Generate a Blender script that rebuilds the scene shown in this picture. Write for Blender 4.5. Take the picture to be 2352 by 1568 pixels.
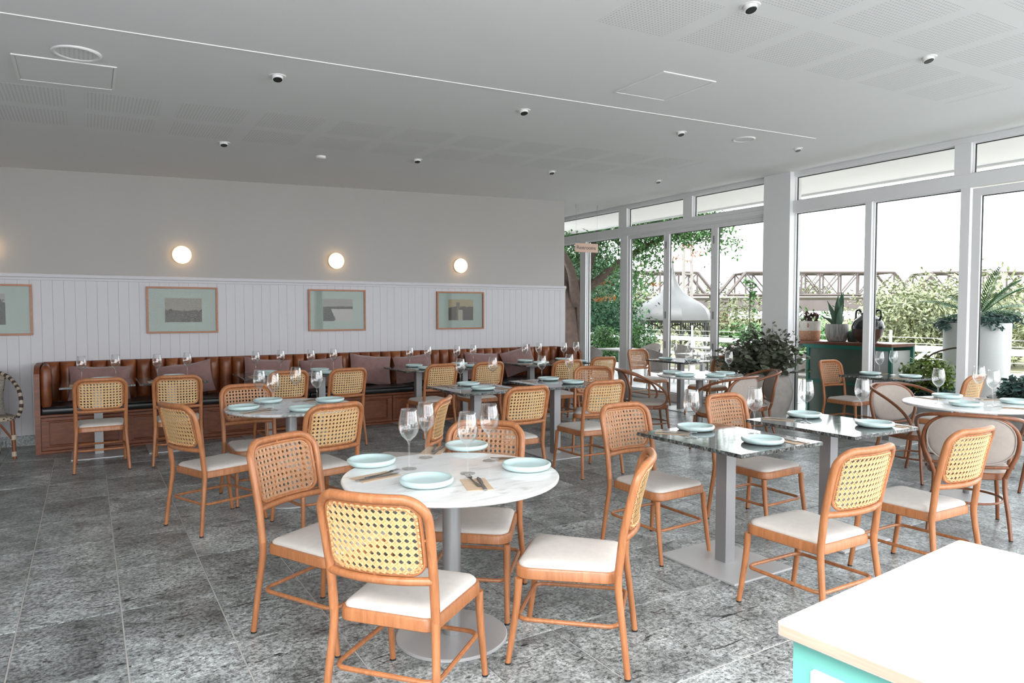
import bpy, bmesh, math, random
from math import pi, sin, cos, radians, sqrt, atan2, floor
from mathutils import Vector, Matrix, noise as mnoise

for o in list(bpy.data.objects):
    bpy.data.objects.remove(o, do_unlink=True)
SC = bpy.context.scene
COL = SC.collection

# ------------------------------------------------------------------ camera
cam_d = bpy.data.cameras.new('camera'); cam = bpy.data.objects.new('camera', cam_d); COL.objects.link(cam)
F_PX, YAW, PIT, CAM_H = 1593.41, 0.548736, -0.0424438, 1.5
cam.location = (0, 0, CAM_H); cam.rotation_euler = (pi/2 + PIT, 0, -YAW)
cam_d.sensor_width = 36.0; cam_d.lens = F_PX/2352*36.0; cam_d.clip_start = 0.05; cam_d.clip_end = 800
SC.camera = cam
# ------------------------------------------------------------------ world: bright white overcast sky
SKY = 4.6
w = bpy.data.worlds.new('overcast_sky'); SC.world = w; w.use_nodes = True
bg = w.node_tree.nodes['Background']; bg.inputs[0].default_value = (0.95, 0.975, 1.0, 1); bg.inputs[1].default_value = SKY
# soft high sun behind thin cloud
sun_d = bpy.data.lights.new('sun', 'SUN'); sun = bpy.data.objects.new('sun', sun_d); COL.objects.link(sun)
sun_d.energy = 5.0; sun_d.angle = radians(30); sun_d.color = (1, .985, .96); sun.rotation_euler = (radians(44), radians(0), radians(-58))
sun.location = (20, 0, 30)
# ------------------------------------------------------------------ exposure
VS = SC.view_settings
VS.view_transform = 'Standard'; VS.look = 'None'; VS.exposure = 0.66; VS.gamma = 1.0; VS.use_curve_mapping = False
CY = SC.cycles
CY.use_denoising = True
try: CY.denoiser = 'OPENIMAGEDENOISE'
except Exception: pass
CY.max_bounces = 10; CY.diffuse_bounces = 6; CY.glossy_bounces = 4; CY.transmission_bounces = 6; CY.transparent_max_bounces = 32
CY.caustics_reflective = False; CY.caustics_refractive = False; CY.sample_clamp_indirect = 8.0

# ------------------------------------------------------------------ helpers
rnd = random.Random(7)
def V(*a): return Vector(a)
def proj(p):
    """pixel of a world point in the 2352x1568 frame (only used to name things left to right)"""
    d = Vector(p) - Vector((0, 0, CAM_H))
    fw = Vector((sin(YAW)*cos(PIT), cos(YAW)*cos(PIT), sin(PIT))); rt = Vector((cos(YAW), -sin(YAW), 0)); up = rt.cross(fw)
    k = d.dot(fw)
    if k < .05: return (-9e3, -9e3)
    return (1176 + F_PX*d.dot(rt)/k, 784 - F_PX*d.dot(up)/k)

class MB:
    def __init__(s): s.v = []; s.f = []; s.m = []; s.mi = 0
    def add(s, vs, fs):
        o = len(s.v); s.v += [tuple(x) for x in vs]; s.f += [tuple(i + o for i in f) for f in fs]; s.m += [s.mi]*len(fs); return s
    def box(s, x0, x1, y0, y1, z0, z1):
        return s.add([(x0,y0,z0),(x1,y0,z0),(x1,y1,z0),(x0,y1,z0),(x0,y0,z1),(x1,y0,z1),(x1,y1,z1),(x0,y1,z1)],
              [(0,3,2,1),(4,5,6,7),(0,1,5,4),(1,2,6,5),(2,3,7,6),(3,0,4,7)])
    def cbox(s, x0, x1, y0, y1, z0, z1, b=.004):
        """box with chamfered edges (loft of four loops)"""
        o = [(x0,y0),(x1,y0),(x1,y1),(x0,y1)]
        def ins(d): return [(x0+d,y0+d),(x1-d,y0+d),(x1-d,y1-d),(x0+d,y1-d)]
        return s.loft([(ins(b), z0), (o, z0+b), (o, z1-b), (ins(b), z1)])
    def loft(s, loops, cap=True):
        n = len(loops[0][0]); vs = []; fs = []
        for pts, z in loops:
            vs += [(p[0], p[1], (p[2] if len(p) > 2 else 0) + z) for p in pts]
        for k in range(len(loops)-1):
            for i in range(n):
                j = (i+1) % n; fs.append((k*n+i, k*n+j, (k+1)*n+j, (k+1)*n+i))
        if cap: fs += [tuple(reversed(range(n))), tuple(range((len(loops)-1)*n, len(loops)*n))]
        return s.add(vs, fs)
    def tube(s, pts, r, n=10, closed=False, caps=True):
        pts = [Vector(p) for p in pts]; N = len(pts); rr = r if isinstance(r, (list, tuple)) else [r]*N
        T = []
        for i in range(N):
            a = pts[i-1] if (i > 0 or closed) else pts[0]; b = pts[(i+1) % N] if (i < N-1 or closed) else pts[-1]
            t = (b-a); T.append(t.normalized() if t.length > 1e-9 else Vector((0,0,1)))
        u = T[0].orthogonal().normalized(); vs = []; fs = []
        if abs(T[0].z) < .9: u = (Vector((0,0,1)) - T[0]*T[0].z).normalized()
        for i in range(N):
            u = (u - T[i]*u.dot(T[i])); u = u.normalized() if u.length > 1e-6 else T[i].orthogonal().normalized()
            w_ = T[i].cross(u)
            for k in range(n):
                a = 2*pi*k/n; vs.append(pts[i] + (u*cos(a) + w_*sin(a))*rr[i])
        M = N if closed else N-1
        for i in range(M):
            for k in range(n):
                a = i*n+k; b = i*n+(k+1) % n; c = ((i+1) % N)*n+(k+1) % n; d = ((i+1) % N)*n+k
                fs.append((a, b, c, d))
        if caps and not closed: fs += [tuple(reversed(range(n))), tuple(range((N-1)*n, N*n))]
        return s.add(vs, fs)
    def lathe(s, prof, n=24, cx=0, cy=0, cz=0, close=False):
        vs = []; fs = []; idx = []
        for r, z in prof:
            if r < 1e-6: idx.append([len(vs)]*n); vs.append((cx, cy, cz+z))
            else:
                idx.append(list(range(len(vs), len(vs)+n)))
                vs += [(cx+r*cos(2*pi*k/n), cy+r*sin(2*pi*k/n), cz+z) for k in range(n)]
        pr = list(zip(idx[:-1], idx[1:])) + ([(idx[-1], idx[0])] if close else [])
        for A, B in pr:
            for k in range(n):
                j = (k+1) % n; q = [A[k], A[j], B[j], B[k]]; q2 = []
                for t in q:
                    if t not in q2: q2.append(t)
                if len(q2) > 2: fs.append(tuple(q2))
        return s.add(vs, fs)
    def ribbon(s, pts, nor, wid):
        """flat strip along pts; nor(i) gives the surface normal"""
        vs = []; fs = []; N = len(pts)
        for i in range(N):
            t = (pts[min(i+1, N-1)] - pts[max(i-1, 0)]).normalized(); b = t.cross(nor).normalized()*wid/2
            vs += [pts[i]-b, pts[i]+b]
        for i in range(N-1): fs.append((2*i, 2*i+1, 2*i+3, 2*i+2))
        return s.add(vs, fs)
    def xf(s, M):
        s.v = [tuple(M @ Vector(p)) for p in s.v]; return s
    def mesh(s, name, mats, smooth=40):
        me = bpy.data.meshes.new(name); me.from_pydata(s.v, [], s.f)
        mats = mats if isinstance(mats, (list, tuple)) else [mats]
        for m_ in mats: me.materials.append(M_(m_))
        if len(mats) > 1: me.polygons.foreach_set('material_index', s.m)
        if smooth:
            me.polygons.foreach_set('use_smooth', [True]*len(me.polygons))
            if smooth < 180: me.set_sharp_from_angle(angle=radians(smooth))
        me.validate(); me.update(); return me
    def build(s, name, mats, parent=None, smooth=40, loc=None):
        return obj(name, s.mesh(name, mats, smooth), parent, loc)
def obj(name, me, parent=None, loc=None, rz=0, label=None):
    o = bpy.data.objects.new(name, me); COL.objects.link(o)
    if loc is not None: o.location = loc
    if rz: o.rotation_euler.z = rz
    if parent: o.parent = parent
    if label: o['label'] = label
    return o
def tag(o, label=None, cat=None, group=None, kind=None):
    if label: o['label'] = label
    if cat: o['category'] = cat
    if group: o['group'] = group
    if kind: o['kind'] = kind
    return o
def thing(name, label, cat, loc=(0,0,0), rz=0, group=None, kind=None):
    o = bpy.data.objects.new(name, None); COL.objects.link(o); o.empty_display_size = .1
    o.location = loc; o.rotation_euler.z = rz
    return tag(o, label, cat, group, kind)
def copy_tree(src, parent=None):
    c = src.copy(); COL.objects.link(c)
    if parent: c.parent = parent
    for ch in src.children: copy_tree(ch, c)
    return c
def dup(src, loc, rz, label, group=None):
    c = copy_tree(src); c.location = loc; c.rotation_euler.z = rz; c['label'] = label
    if group: c['group'] = group
    return c
def crom(P, k=6, closed=False):
    """Catmull-Rom through points"""
    P = [Vector(p) for p in P]; n = len(P); out = []
    for i in range(n if closed else n-1):
        p0 = P[i-1] if (i > 0 or closed) else P[0]*2-P[1]; p1 = P[i]; p2 = P[(i+1) % n]; p3 = P[(i+2) % n] if (i+2 < n or closed) else P[-1]*2-P[-2]
        for j in range(k):
            t = j/k
            out.append(.5*((2*p1) + (p2-p0)*t + (2*p0-5*p1+4*p2-p3)*t*t + (3*p1-p0-3*p2+p3)*t**3))
    if not closed: out.append(P[-1])
    return out
def rpoly(P, R, seg=5):
    """rounded polygon, P counter-clockwise 2D, R radius or list"""
    n = len(P); R = R if isinstance(R, (list, tuple)) else [R]*n; out = []
    for i in range(n):
        a, b, c = Vector(P[i-1]), Vector(P[i]), Vector(P[(i+1) % n])
        u = (a-b).normalized(); v = (c-b).normalized(); ang = u.angle(v); d = R[i]/math.tan(ang/2)
        p = b+u*d; q = b+v*d; cen = b + (u+v).normalized()*(R[i]/sin(ang/2))
        a0 = atan2(p.y-cen.y, p.x-cen.x); a1 = atan2(q.y-cen.y, q.x-cen.x)
        while a1-a0 > pi: a1 -= 2*pi
        while a1-a0 < -pi: a1 += 2*pi
        for k in range(seg+1):
            t = a0+(a1-a0)*k/seg; out.append((cen.x+R[i]*cos(t), cen.y+R[i]*sin(t)))
    return out
def offs(P, d):
    n = len(P); out = []
    for i in range(n):
        a, b, c = Vector(P[i-1]), Vector(P[i]), Vector(P[(i+1) % n]); t = (c-a)
        if t.length < 1e-9: out.append(tuple(b)); continue
        t.normalize(); out.append((b.x - t.y*d, b.y + t.x*d))
    return out     # positive d: inward for CCW
def scl(P, k):
    cx = sum(p[0] for p in P)/len(P); cy = sum(p[1] for p in P)/len(P)
    return [(cx+(p[0]-cx)*k, cy+(p[1]-cy)*k) for p in P]
def interp(x, xs, ys):
    if x <= xs[0]: return ys[0] + (x-xs[0])*(ys[1]-ys[0])/(xs[1]-xs[0])
    for i in range(len(xs)-1):
        if x <= xs[i+1]: return ys[i] + (x-xs[i])*(ys[i+1]-ys[i])/(xs[i+1]-xs[i])
    return ys[-1]
def CZ(x): return interp(x, [-.78, 6.8, 8.3], [3.085, 3.337, 3.422])   # ceiling height

# ------------------------------------------------------------------ materials
MATS = {}
def M_(n): return MATS[n] if isinstance(n, str) else n
class NT:
    def __init__(s, name):
        s.m = bpy.data.materials.new(name); s.m.use_nodes = True; s.t = s.m.node_tree; s.b = s.t.nodes['Principled BSDF']; MATS[name] = s.m
        s.out = s.t.nodes['Material Output']
    def n(s, ty, ins=None, **kw):
        nd = s.t.nodes.new(ty)
        for k, v in kw.items(): setattr(nd, k, v)
        for k, v in (ins or {}).items(): s.set(nd.inputs[k], v)
        return nd
    def set(s, sock, v):
        if isinstance(v, bpy.types.NodeSocket): s.t.links.new(v, sock)
        elif hasattr(v, 'outputs'): s.t.links.new(v.outputs[0], sock)
        else:
            if sock.type == 'RGBA' and len(v) == 3: v = (*v, 1)
            sock.default_value = v
    def p(s, **kw):
        for k, v in kw.items(): s.set(s.b.inputs[k.replace('_', ' ')], v)
        return s
    def coord(s, scale=(1,1,1), rand=False, which='Object'):
        tc = s.n('ShaderNodeTexCoord'); src = tc.outputs[which]
        if rand:
            oi = s.n('ShaderNodeObjectInfo'); mul = s.n('ShaderNodeMath', {0: oi.outputs['Random'], 1: 37.0}, operation='MULTIPLY')
            src = s.n('ShaderNodeVectorMath', {0: src, 1: mul.outputs[0]}, operation='ADD').outputs[0]
        return s.n('ShaderNodeMapping', {'Vector': src, 'Scale': scale}).outputs[0]
    def noise(s, vec, scale, detail=4, rough=.55, dist=0):
        return s.n('ShaderNodeTexNoise', {'Vector': vec, 'Scale': scale, 'Detail': detail, 'Roughness': rough, 'Distortion': dist}).outputs['Fac']
    def ramp(s, fac, stops):
        r = s.n('ShaderNodeValToRGB', {'Fac': fac}); e = r.color_ramp.elements
        while len(e) < len(stops): e.new(.5)
        for i, (pos, c) in enumerate(stops):
            e[i].position = pos; e[i].color = (*c, 1) if len(c) == 3 else c
        return r.outputs['Color']
    def mix(s, fac, a, b, mode='MIX'):
        nd = s.n('ShaderNodeMix', data_type='RGBA', blend_type=mode)
        s.set(nd.inputs[0], fac); s.set(nd.inputs[6], a); s.set(nd.inputs[7], b); return nd.outputs[2]
    def math(s, op, a, b=0.0, c=0.0):
        nd = s.n('ShaderNodeMath', operation=op); s.set(nd.inputs[0], a); s.set(nd.inputs[1], b); s.set(nd.inputs[2], c); return nd.outputs[0]
    def bump(s, h, strength=.2, dist=.01):
        s.set(s.b.inputs['Normal'], s.n('ShaderNodeBump', {'Height': h, 'Strength': strength, 'Distance': dist}).outputs[0]); return s
def simple(name, col, rough=.5, var=0, scale=8, metal=0, spec=.5, bump=0, rand=True):
    s = NT(name); s.p(Roughness=rough, Metallic=metal); s.b.inputs['Specular IOR Level'].default_value = spec
    if var:
        f = s.noise(s.coord(rand=rand), scale, 5)
        d = tuple(max(0, c*(1-var)) for c in col); l = tuple(min(1, c*(1+var)) for c in col)
        s.p(Base_Color=s.ramp(f, [(.3, d), (.7, l)]))
        if bump: s.bump(f, bump)
    else: s.p(Base_Color=col)
    return s
def wood(name, dark, light, rough=.35, scale=(40, 40, 4), fine=1.0, coat=0):
    s = NT(name); v = s.coord(scale, rand=True); a = s.noise(v, 1.0, 6, .6, .6); b = s.noise(v, 4.0*fine, 3, .5)
    f = s.math('ADD', s.math('MULTIPLY', a, .75), s.math('MULTIPLY', b, .25))
    s.p(Base_Color=s.ramp(f, [(.34, dark), (.52, tuple((x+y)/2 for x, y in zip(dark, light))), (.66, light)]), Roughness=rough); s.bump(f, .05, .002)
    if coat: s.b.inputs['Coat Weight'].default_value = coat; s.b.inputs['Coat Roughness'].default_value = .15
    return s
wood('chair_wood', (.31, .116, .043), (.485, .198, .083), .36)
wood('tub_wood', (.15, .05, .02), (.25, .088, .035), .34)
wood('banquette_wood', (.12, .030, .009), (.24, .068, .020), .45, (8, 8, 30))
wood('frame_wood', (.30, .11, .045), (.42, .17, .075), .4, (8, 60, 60))
wood('counter_ply', (.40, .30, .23), (.50, .39, .31), .45, (5, 5, 120))
simple('cane_yellow', (.62, .405, .19), .42, .14, 90)
simple('cane_tan', (.50, .27, .16), .5, .18, 90)
simple('cane_edge', (.58, .32, .15), .5, .22, 120)
s = simple('seat_fabric', (.59, .55, .518), .8, .04, 30); s.bump(s.noise(s.coord(), 900, 2), .08, .001)
s = simple('tub_fabric', (.35, .30, .268), .85, .05, 30); s.bump(s.noise(s.coord(), 900, 2), .1, .001)
simple('rubber_black', (.012, .012, .012), .6)
simple('steel_grey', (.33, .33, .335), .45, .04, 3, metal=.55)
simple('steel_base', (.56, .56, .565), .42, .03, 2, metal=.35)
simple('cutlery_steel', (.33, .33, .34), .22, metal=1.0)
simple('kraft_paper', (.55, .40, .28), .85, .06, 40)
simple('celadon', (.56, .71, .71), .22, .03, 6, spec=.5)
simple('white_paint', (.80, .795, .79), .42, .01, 2)
simple('frame_white', (.78, .78, .785), .35, .015, 3)
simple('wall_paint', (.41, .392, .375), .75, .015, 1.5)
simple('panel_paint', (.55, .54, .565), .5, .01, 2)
simple('ceiling_paint', (.74, .742, .74), .85, .01, 1.2)
simple('black_gasket', (.02, .02, .02), .5)
simple('downlight_black', (.015, .015, .015), .4)
simple('brass_hook', (.35, .3, .22), .4, metal=.8)
# leather, cushions
s = NT('leather_tan'); f = s.noise(s.coord(rand=True), 5, 6, .6); g = s.noise(s.coord(), 160, 3)
s.p(Base_Color=s.ramp(f, [(.3, (.11, .026, .008)), (.55, (.21, .058, .018)), (.75, (.34, .11, .037))]), Roughness=.36); s.bump(g, .12, .002)
s = NT('leather_black'); s.p(Base_Color=(.008, .008, .009), Roughness=.32); s.bump(s.noise(s.coord(), 140, 3), .15, .002)
s = simple('mauve_velvet', (.24, .135, .125), .9, .12, 12); s.b.inputs['Sheen Weight'].default_value = .6; s.b.inputs['Sheen Roughness'].default_value = .5
s = NT('grey_boucle'); f = s.noise(s.coord(), 130, 3, .7); s.p(Base_Color=s.ramp(f, [(.35, (.10, .09, .08)), (.6, (.34, .32, .29))]), Roughness=.95); s.bump(f, .5, .004)
# floor tiles: mottled green grey stone, dark streaks
def stone_tile(name, tint):
    s = NT(name); oi = s.n('ShaderNodeObjectInfo')
    v = s.coord((1, 1, 1), rand=True); vs = s.coord((2.2, 9.0, 1), rand=True)
    big = s.noise(v, 3.2, 6, .6, .4); fine = s.noise(v, 55, 6, .75); mid = s.noise(v, 22, 5, .7, .5)
    base = s.ramp(big, [(.30, tuple(c*.45 for c in tint)), (.5, tint), (.70, tuple(c*1.6 for c in tint))])
    base = s.mix(1.0, base, s.ramp(fine, [(.36, (.30,)*3), (.47, (.88,)*3), (.60, (1.6,)*3)]), 'MULTIPLY')
    base = s.mix(1.0, base, s.ramp(mid, [(.34, (.62, .63, .62)), (.48, (1, 1, 1)), (.7, (1.14,)*3)]), 'MULTIPLY')
    vein = s.noise(vs, 2.3, 9, .68, 1.1); fleck = s.noise(s.coord((12, 26, 1), rand=True), 2.2, 6, .72, .9)
    base = s.mix(s.ramp(vein, [(.345, (1,)*3), (.41, (0,)*3)]), base, (.022, .025, .025))
    base = s.mix(s.ramp(fleck, [(.375, (.95,)*3), (.42, (0,)*3)]), base, (.022, .026, .025))
    val = s.math('MULTIPLY_ADD', oi.outputs['Random'], .42, .80)
    hs = s.n('ShaderNodeHueSaturation', {'Color': base, 'Value': val, 'Saturation': 1.0})
    s.p(Base_Color=hs.outputs[0], Roughness=s.ramp(mid, [(.3, (.42,)*3), (.7, (.28,)*3)])); s.b.inputs['Specular IOR Level'].default_value = .45
    s.bump(s.math('ADD', fine, vein), .10, .003); return s
stone_tile('stone_tile', (.275, .294, .294))
simple('grout', (.58, .55, .53), .9, .1, 14)
# marble, granite
s = NT('white_marble'); v = s.coord((1.2, 5.0, 1)); f = s.noise(v, 2.2, 9, .62, 1.4); g = s.noise(s.coord((1, 3, 1)), 3, 5)
s.p(Base_Color=s.mix(1, s.ramp(f, [(.36, (.66, .65, .64)), (.44, (.84, .835, .83)), (.56, (.87, .87, .87)), (.66, (.79, .785, .78))]), s.ramp(g, [(.3, (.92,)*3), (.6, (1,)*3)]), 'MULTIPLY'), Roughness=.16)
s = NT('grey_marble'); v = s.coord((2.0, 4.0, 1)); f = s.noise(v, 2.6, 9, .66, 1.8)
s.p(Base_Color=s.ramp(f, [(.34, (.22, .22, .22)), (.42, (.46, .46, .46)), (.52, (.64, .64, .645)), (.7, (.58, .58, .585))]), Roughness=.14)
s = NT('dark_granite'); a = s.noise(s.coord(), 48, 6, .7, .6); b = s.noise(s.coord((1, 3, 1)), 6, 6, .6, 1.2)
c = s.ramp(a, [(.36, (.012, .013, .013)), (.48, (.06, .064, .062)), (.58, (.13, .135, .13)), (.68, (.34, .34, .335))])
s.p(Base_Color=s.mix(1, c, s.ramp(b, [(.3, (.55,)*3), (.65, (1.5,)*3)]), 'MULTIPLY'), Roughness=.07); s.b.inputs['Specular IOR Level'].default_value = .7
# glass (thin): see-through with Fresnel reflection
def thin_glass(name, ior, tint, rough=.0, edge=None, pw=4.0):
    s = NT(name); s.t.nodes.remove(s.b)
    tr = s.n('ShaderNodeBsdfTransparent', {'Color': tint}); gl = s.n('ShaderNodeBsdfGlossy', {'Color': (1, 1, 1), 'Roughness': rough})
    fc = s.n('ShaderNodeLayerWeight', {'Blend': .5}).outputs['Facing']
    fr = s.math('MULTIPLY_ADD', s.math('POWER', fc, pw), edge or .55, ior)
    mx = s.n('ShaderNodeMixShader', {0: fr, 1: tr, 2: gl}); s.t.links.new(mx.outputs[0], s.out.inputs[0]); return s
thin_glass('window_glass', .012, (.77, .78, .78), edge=.3)  # grey tint added to dim the outdoors and the window daylight
thin_glass('wine_glass', .045, (.985, .987, .987), edge=.9, pw=2.0)
thin_glass('picture_glass', .007, (.98, .99, .985), edge=.4)
# counter
s = wood('pale_laminate', (.40, .352, .315), (.50, .455, .42), .4, (3, 60, 60))
simple('teal_paint', (.16, .46, .40), .45, .02, 3)
simple('drawer_white', (.80, .82, .82), .4)
# perforated ceiling board
s = NT('perforated_board'); v = s.coord(); sp = s.n('ShaderNodeSeparateXYZ', {0: v})
def fr_(k): return s.math('SUBTRACT', s.math('FRACT', s.math('DIVIDE', sp.outputs[k], .0246)), .5)
d2 = s.math('SQRT', s.math('ADD', s.math('POWER', fr_(0), 2.0), s.math('POWER', fr_(1), 2.0)))
hole = s.ramp(d2, [(.215, (1,)*3), (.25, (0,)*3)])  # grey dots put the holes' depth shade and dark backing into the colour
s.p(Base_Color=s.mix(hole, (.74, .742, .74), (.52, .52, .52)), Roughness=.85); s.bump(s.math('SUBTRACT', 1.0, hole), .6, .004)
# lamps
s = NT('opal_lamp'); s.p(Base_Color=(.9, .85, .75), Roughness=.3); s.b.inputs['Emission Color'].default_value = (1, .60, .25, 1); s.b.inputs['Emission Strength'].default_value = 2.4
# outdoors
simple('terrace_paving', (.58, .582, .585), .8, .1, 2)
simple('yard_paving', (.66, .67, .68), .8, .06, 2)  # unseen paving, made pale to bounce light up to the ceiling
simple('dry_grass', (.17, .165, .085), .95, .25, 3)
simple('bark', (.085, .056, .045), .9, .35, 9, bump=.6)
for nm, c in {'leaf_tree': (.06, .16, .04), 'leaf_deep': (.025, .10, .045), 'leaf_pale': (.24, .27, .15), 'leaf_olive': (.13, .155, .065), 'leaf_euca': (.085, .10, .065), 'leaf_cycad': (.06, .17, .055), 'leaf_blue': (.07, .15, .13), 'leaf_lime': (.20, .30, .05), 'leaf_snake': (.055, .13, .075)}.items():
    simple(nm, c, .5, .4, 6)
simple('flower_orange', (.50, .16, .012), .6, .2, 20)
simple('bridge_steel', (.12, .10, .098), .7, .12, .4)
simple('bridge_pale', (.26, .24, .23), .8, .1, .3)
simple('rust_pier', (.12, .055, .04), .85, .2, .5)
simple('gazebo_roof', (.10, .102, .102), .45, .12, 1.2)
simple('gazebo_iron', (.02, .022, .022), .5)
simple('render_white', (.72, .72, .71), .7, .03, 2)
simple('outdoor_white', (.50, .495, .48), .6, .05, 5)
simple('outdoor_wicker', (.32, .285, .26), .8, .25, 60)
simple('concrete_pot', (.38, .355, .325), .8, .14, 9, bump=.2)
s = NT('streak_pot'); f = s.noise(s.coord((60, 60, 4)), 1.2, 5); s.p(Base_Color=s.ramp(f, [(.35, (.30, .29, .27)), (.6, (.62, .60, .57))]), Roughness=.6)
simple('urn_glaze', (.012, .02, .018), .12, .5, 3)
simple('urn_brown', (.085, .045, .03), .25, .3, 6)
simple('green_frame', (.03, .22, .165), .4)
simple('green_panel', (.15, .19, .16), .15, .15, 2)
wood('cabinet_top', (.16, .05, .03), (.26, .09, .05), .45, (6, 40, 40))
simple('basket_white', (.66, .63, .58), .9, .15, 60, bump=.4)
simple('basket_tan', (.50, .28, .18), .9, .3, 60, bump=.5)
simple('planter_green', (.12, .17, .15), .5, .2, 6)
simple('soil', (.03, .022, .015), .95)
simple('sign_pink', (.66, .47, .38), .7, .03, 4)
simple('sign_text', (.05, .045, .04), .6)
simple('wire_grey', (.3, .3, .3), .4, metal=.8)
simple('mat_green', (.27, .315, .285), .6, .03, 3)
simple('soffit_paint', (.93, .905, .89), .8, .01, 1)
simple('cane_wicker_cream', (.50, .42, .33), .7, .15, 60)
simple('cane_wicker_dark', (.05, .03, .025), .6, .2, 60)
# ================================================================== the setting
YW, XW, XE = 9.45, 8.30, 6.80           # back wall face, window wall face, right end of the back wall
floor_o = MB().box(-5, 8.42, -4, 13, -.06, -.004).build('floor', 'grout', smooth=0); tag(floor_o, 'grey green stone tiled floor of the dining room', kind='structure')
TX, TY = .4327, .6485
tile_me = MB().cbox(-TX/2+.0035, TX/2-.0035, -TY/2+.0048, TY/2-.0048, -.012, 0, .0012).mesh('tile', 'stone_tile', 0)
cells = []
for i in range(-11, 21):
    for j in range(-11, 17):
        cx, cy = -.32+TX*(i+.5), 2.647+TY*(j+.5)
        if cx-TX/2 < -5 or cx+TX/2 > 8.42 or cy-TY/2 < -4 or cy+TY/2 > 13: continue
        if cx > -5 and cy > YW+.2 and cx < XE-.2: continue
        P = [proj((cx+a*TX/2, cy+b*TY/2, 0)) for a in (-1, 1) for b in (-1, 1)]
        vis = any(-40 < p[0] < 2392 and 0 < p[1] < 1620 for p in P)
        cells.append((not vis, cx*cx+cy*cy, cx, cy))
cells.sort(); rest = MB()
for k, (hid, d, cx, cy) in enumerate(cells):
    if not hid and k < 296: obj('tile', tile_me, floor_o, (cx, cy, 0), rz=pi if rnd.random() < .5 else 0)
    else: rest.box(cx-TX/2+.0025, cx+TX/2-.0025, cy-TY/2+.0025, cy+TY/2-.0025, -.012, 0)
tag(rest.build('tile_field', 'stone_tile', floor_o, 0), kind='stuff')

def prism_x(name, mat, pts_xz, y0, y1, parent=None, **k):   # extrude an xz outline along y
    n = len(pts_xz); vs = [(x, y0, z) for x, z in pts_xz]+[(x, y1, z) for x, z in pts_xz]
    fs = [tuple(range(n)), tuple(reversed(range(n, 2*n)))]+[(i, i+n, (i+1) % n+n, (i+1) % n) for i in range(n)]
    return MB().add(vs, fs).build(name, mat, parent, **k)
SK = (-3.6, .6, -.55, .66)          # unseen ceiling opening, added to brighten the end near the camera
def ceil_part(xs, y0, y1, name='ceiling', parent=None):
    return prism_x(name, 'ceiling_paint', [(x, CZ(min(x, 8.3))) for x in xs]+[(xs[-1], 3.62), (xs[0], 3.62)], y0, y1, parent, smooth=0)
ceil_o = ceil_part((-5, -.78, 6.8, 8.42), SK[3], 13)
ceil_part((-5, -.78, 6.8, 8.42), -1, SK[2], 'ceiling_board', ceil_o); ceil_part((-5, SK[0]), SK[2], SK[3], 'ceiling_board', ceil_o); ceil_part((SK[1], 6.8, 8.42), SK[2], SK[3], 'ceiling_board', ceil_o)
tag(ceil_o, 'white plasterboard ceiling rising gently toward the windows', kind='structure')
def ceil_slab(name, mat, x0, x1, y0, y1, drop=.003, parent=ceil_o, label=None):
    o = MB().add([(x, y, CZ(x)-dz) for dz in (drop, -.01) for x, y in ((x0, y0), (x1, y0), (x1, y1), (x0, y1))],
        [(0,3,2,1),(4,5,6,7),(0,1,5,4),(1,2,6,5),(2,3,7,6),(3,0,4,7)]).build(name, mat, parent, 0)
    if label: o['label'] = label
    return o
PP = .64
for k in range(-3, 6):
    for y0 in (2.765, 2.12, 1.475):
        ceil_slab('perforated_panel', 'perforated_board', 4.495+PP*k, 4.495+PP*k+.515, y0, y0+.515, .0004)
for k in range(-9, 6):
    for y0 in (6.03, 6.67): ceil_slab('perforated_panel', 'perforated_board', 4.495+PP*k, min(8.28, 4.495+PP*k+.515), y0, y0+.5, .0004)
for (x0, x1, y0, y1) in ((-.35, .18, 5.36, 5.87), (3.59, 4.085, 3.77, 4.285)):
    ceil_slab('access_hatch', 'ceiling_paint', x0, x1, y0, y1, .005)
    for a, b, c, d in ((x0-.022, x0-.006, y0-.022, y1+.022), (x1+.006, x1+.022, y0-.022, y1+.022), (x0-.006, x1+.006, y0-.022, y0-.006), (x0-.006, x1+.006, y1+.006, y1+.022)):
        ceil_slab('hatch_trim', 'white_paint', a, b, c, d, .007)
ceil_slab('joint_strip', 'white_paint', -5, 6.6, 4.642, 4.650, .005)
# round vents and smoke detector
for (x, y, r, mat) in ((-.023, 5.16, .135, 'steel_base'), (5.9, 5.0, .115, 'steel_base')):
    v = tag(MB().lathe([(0, .0), (r-.025, 0), (r-.022, -.004), (r-.012, -.010), (r, -.006), (r+.004, .004), (r, .02), (0, .02)], 32).build('ceiling_speaker', 'white_paint', ceil_o, 50, (x, y, CZ(x)-.002)))
    MB().lathe([(0, -.003), (r-.028, -.003), (r-.028, .002), (0, .002)], 32).build('speaker_grille', 'perforated_board', v, 0)
MB().lathe([(0, -.03), (.03, -.03), (.05, -.022), (.055, 0), (0, .005)], 20).build('smoke_detector', 'white_paint', ceil_o, 50, (2.19, 7.55, CZ(2.19)))

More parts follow.
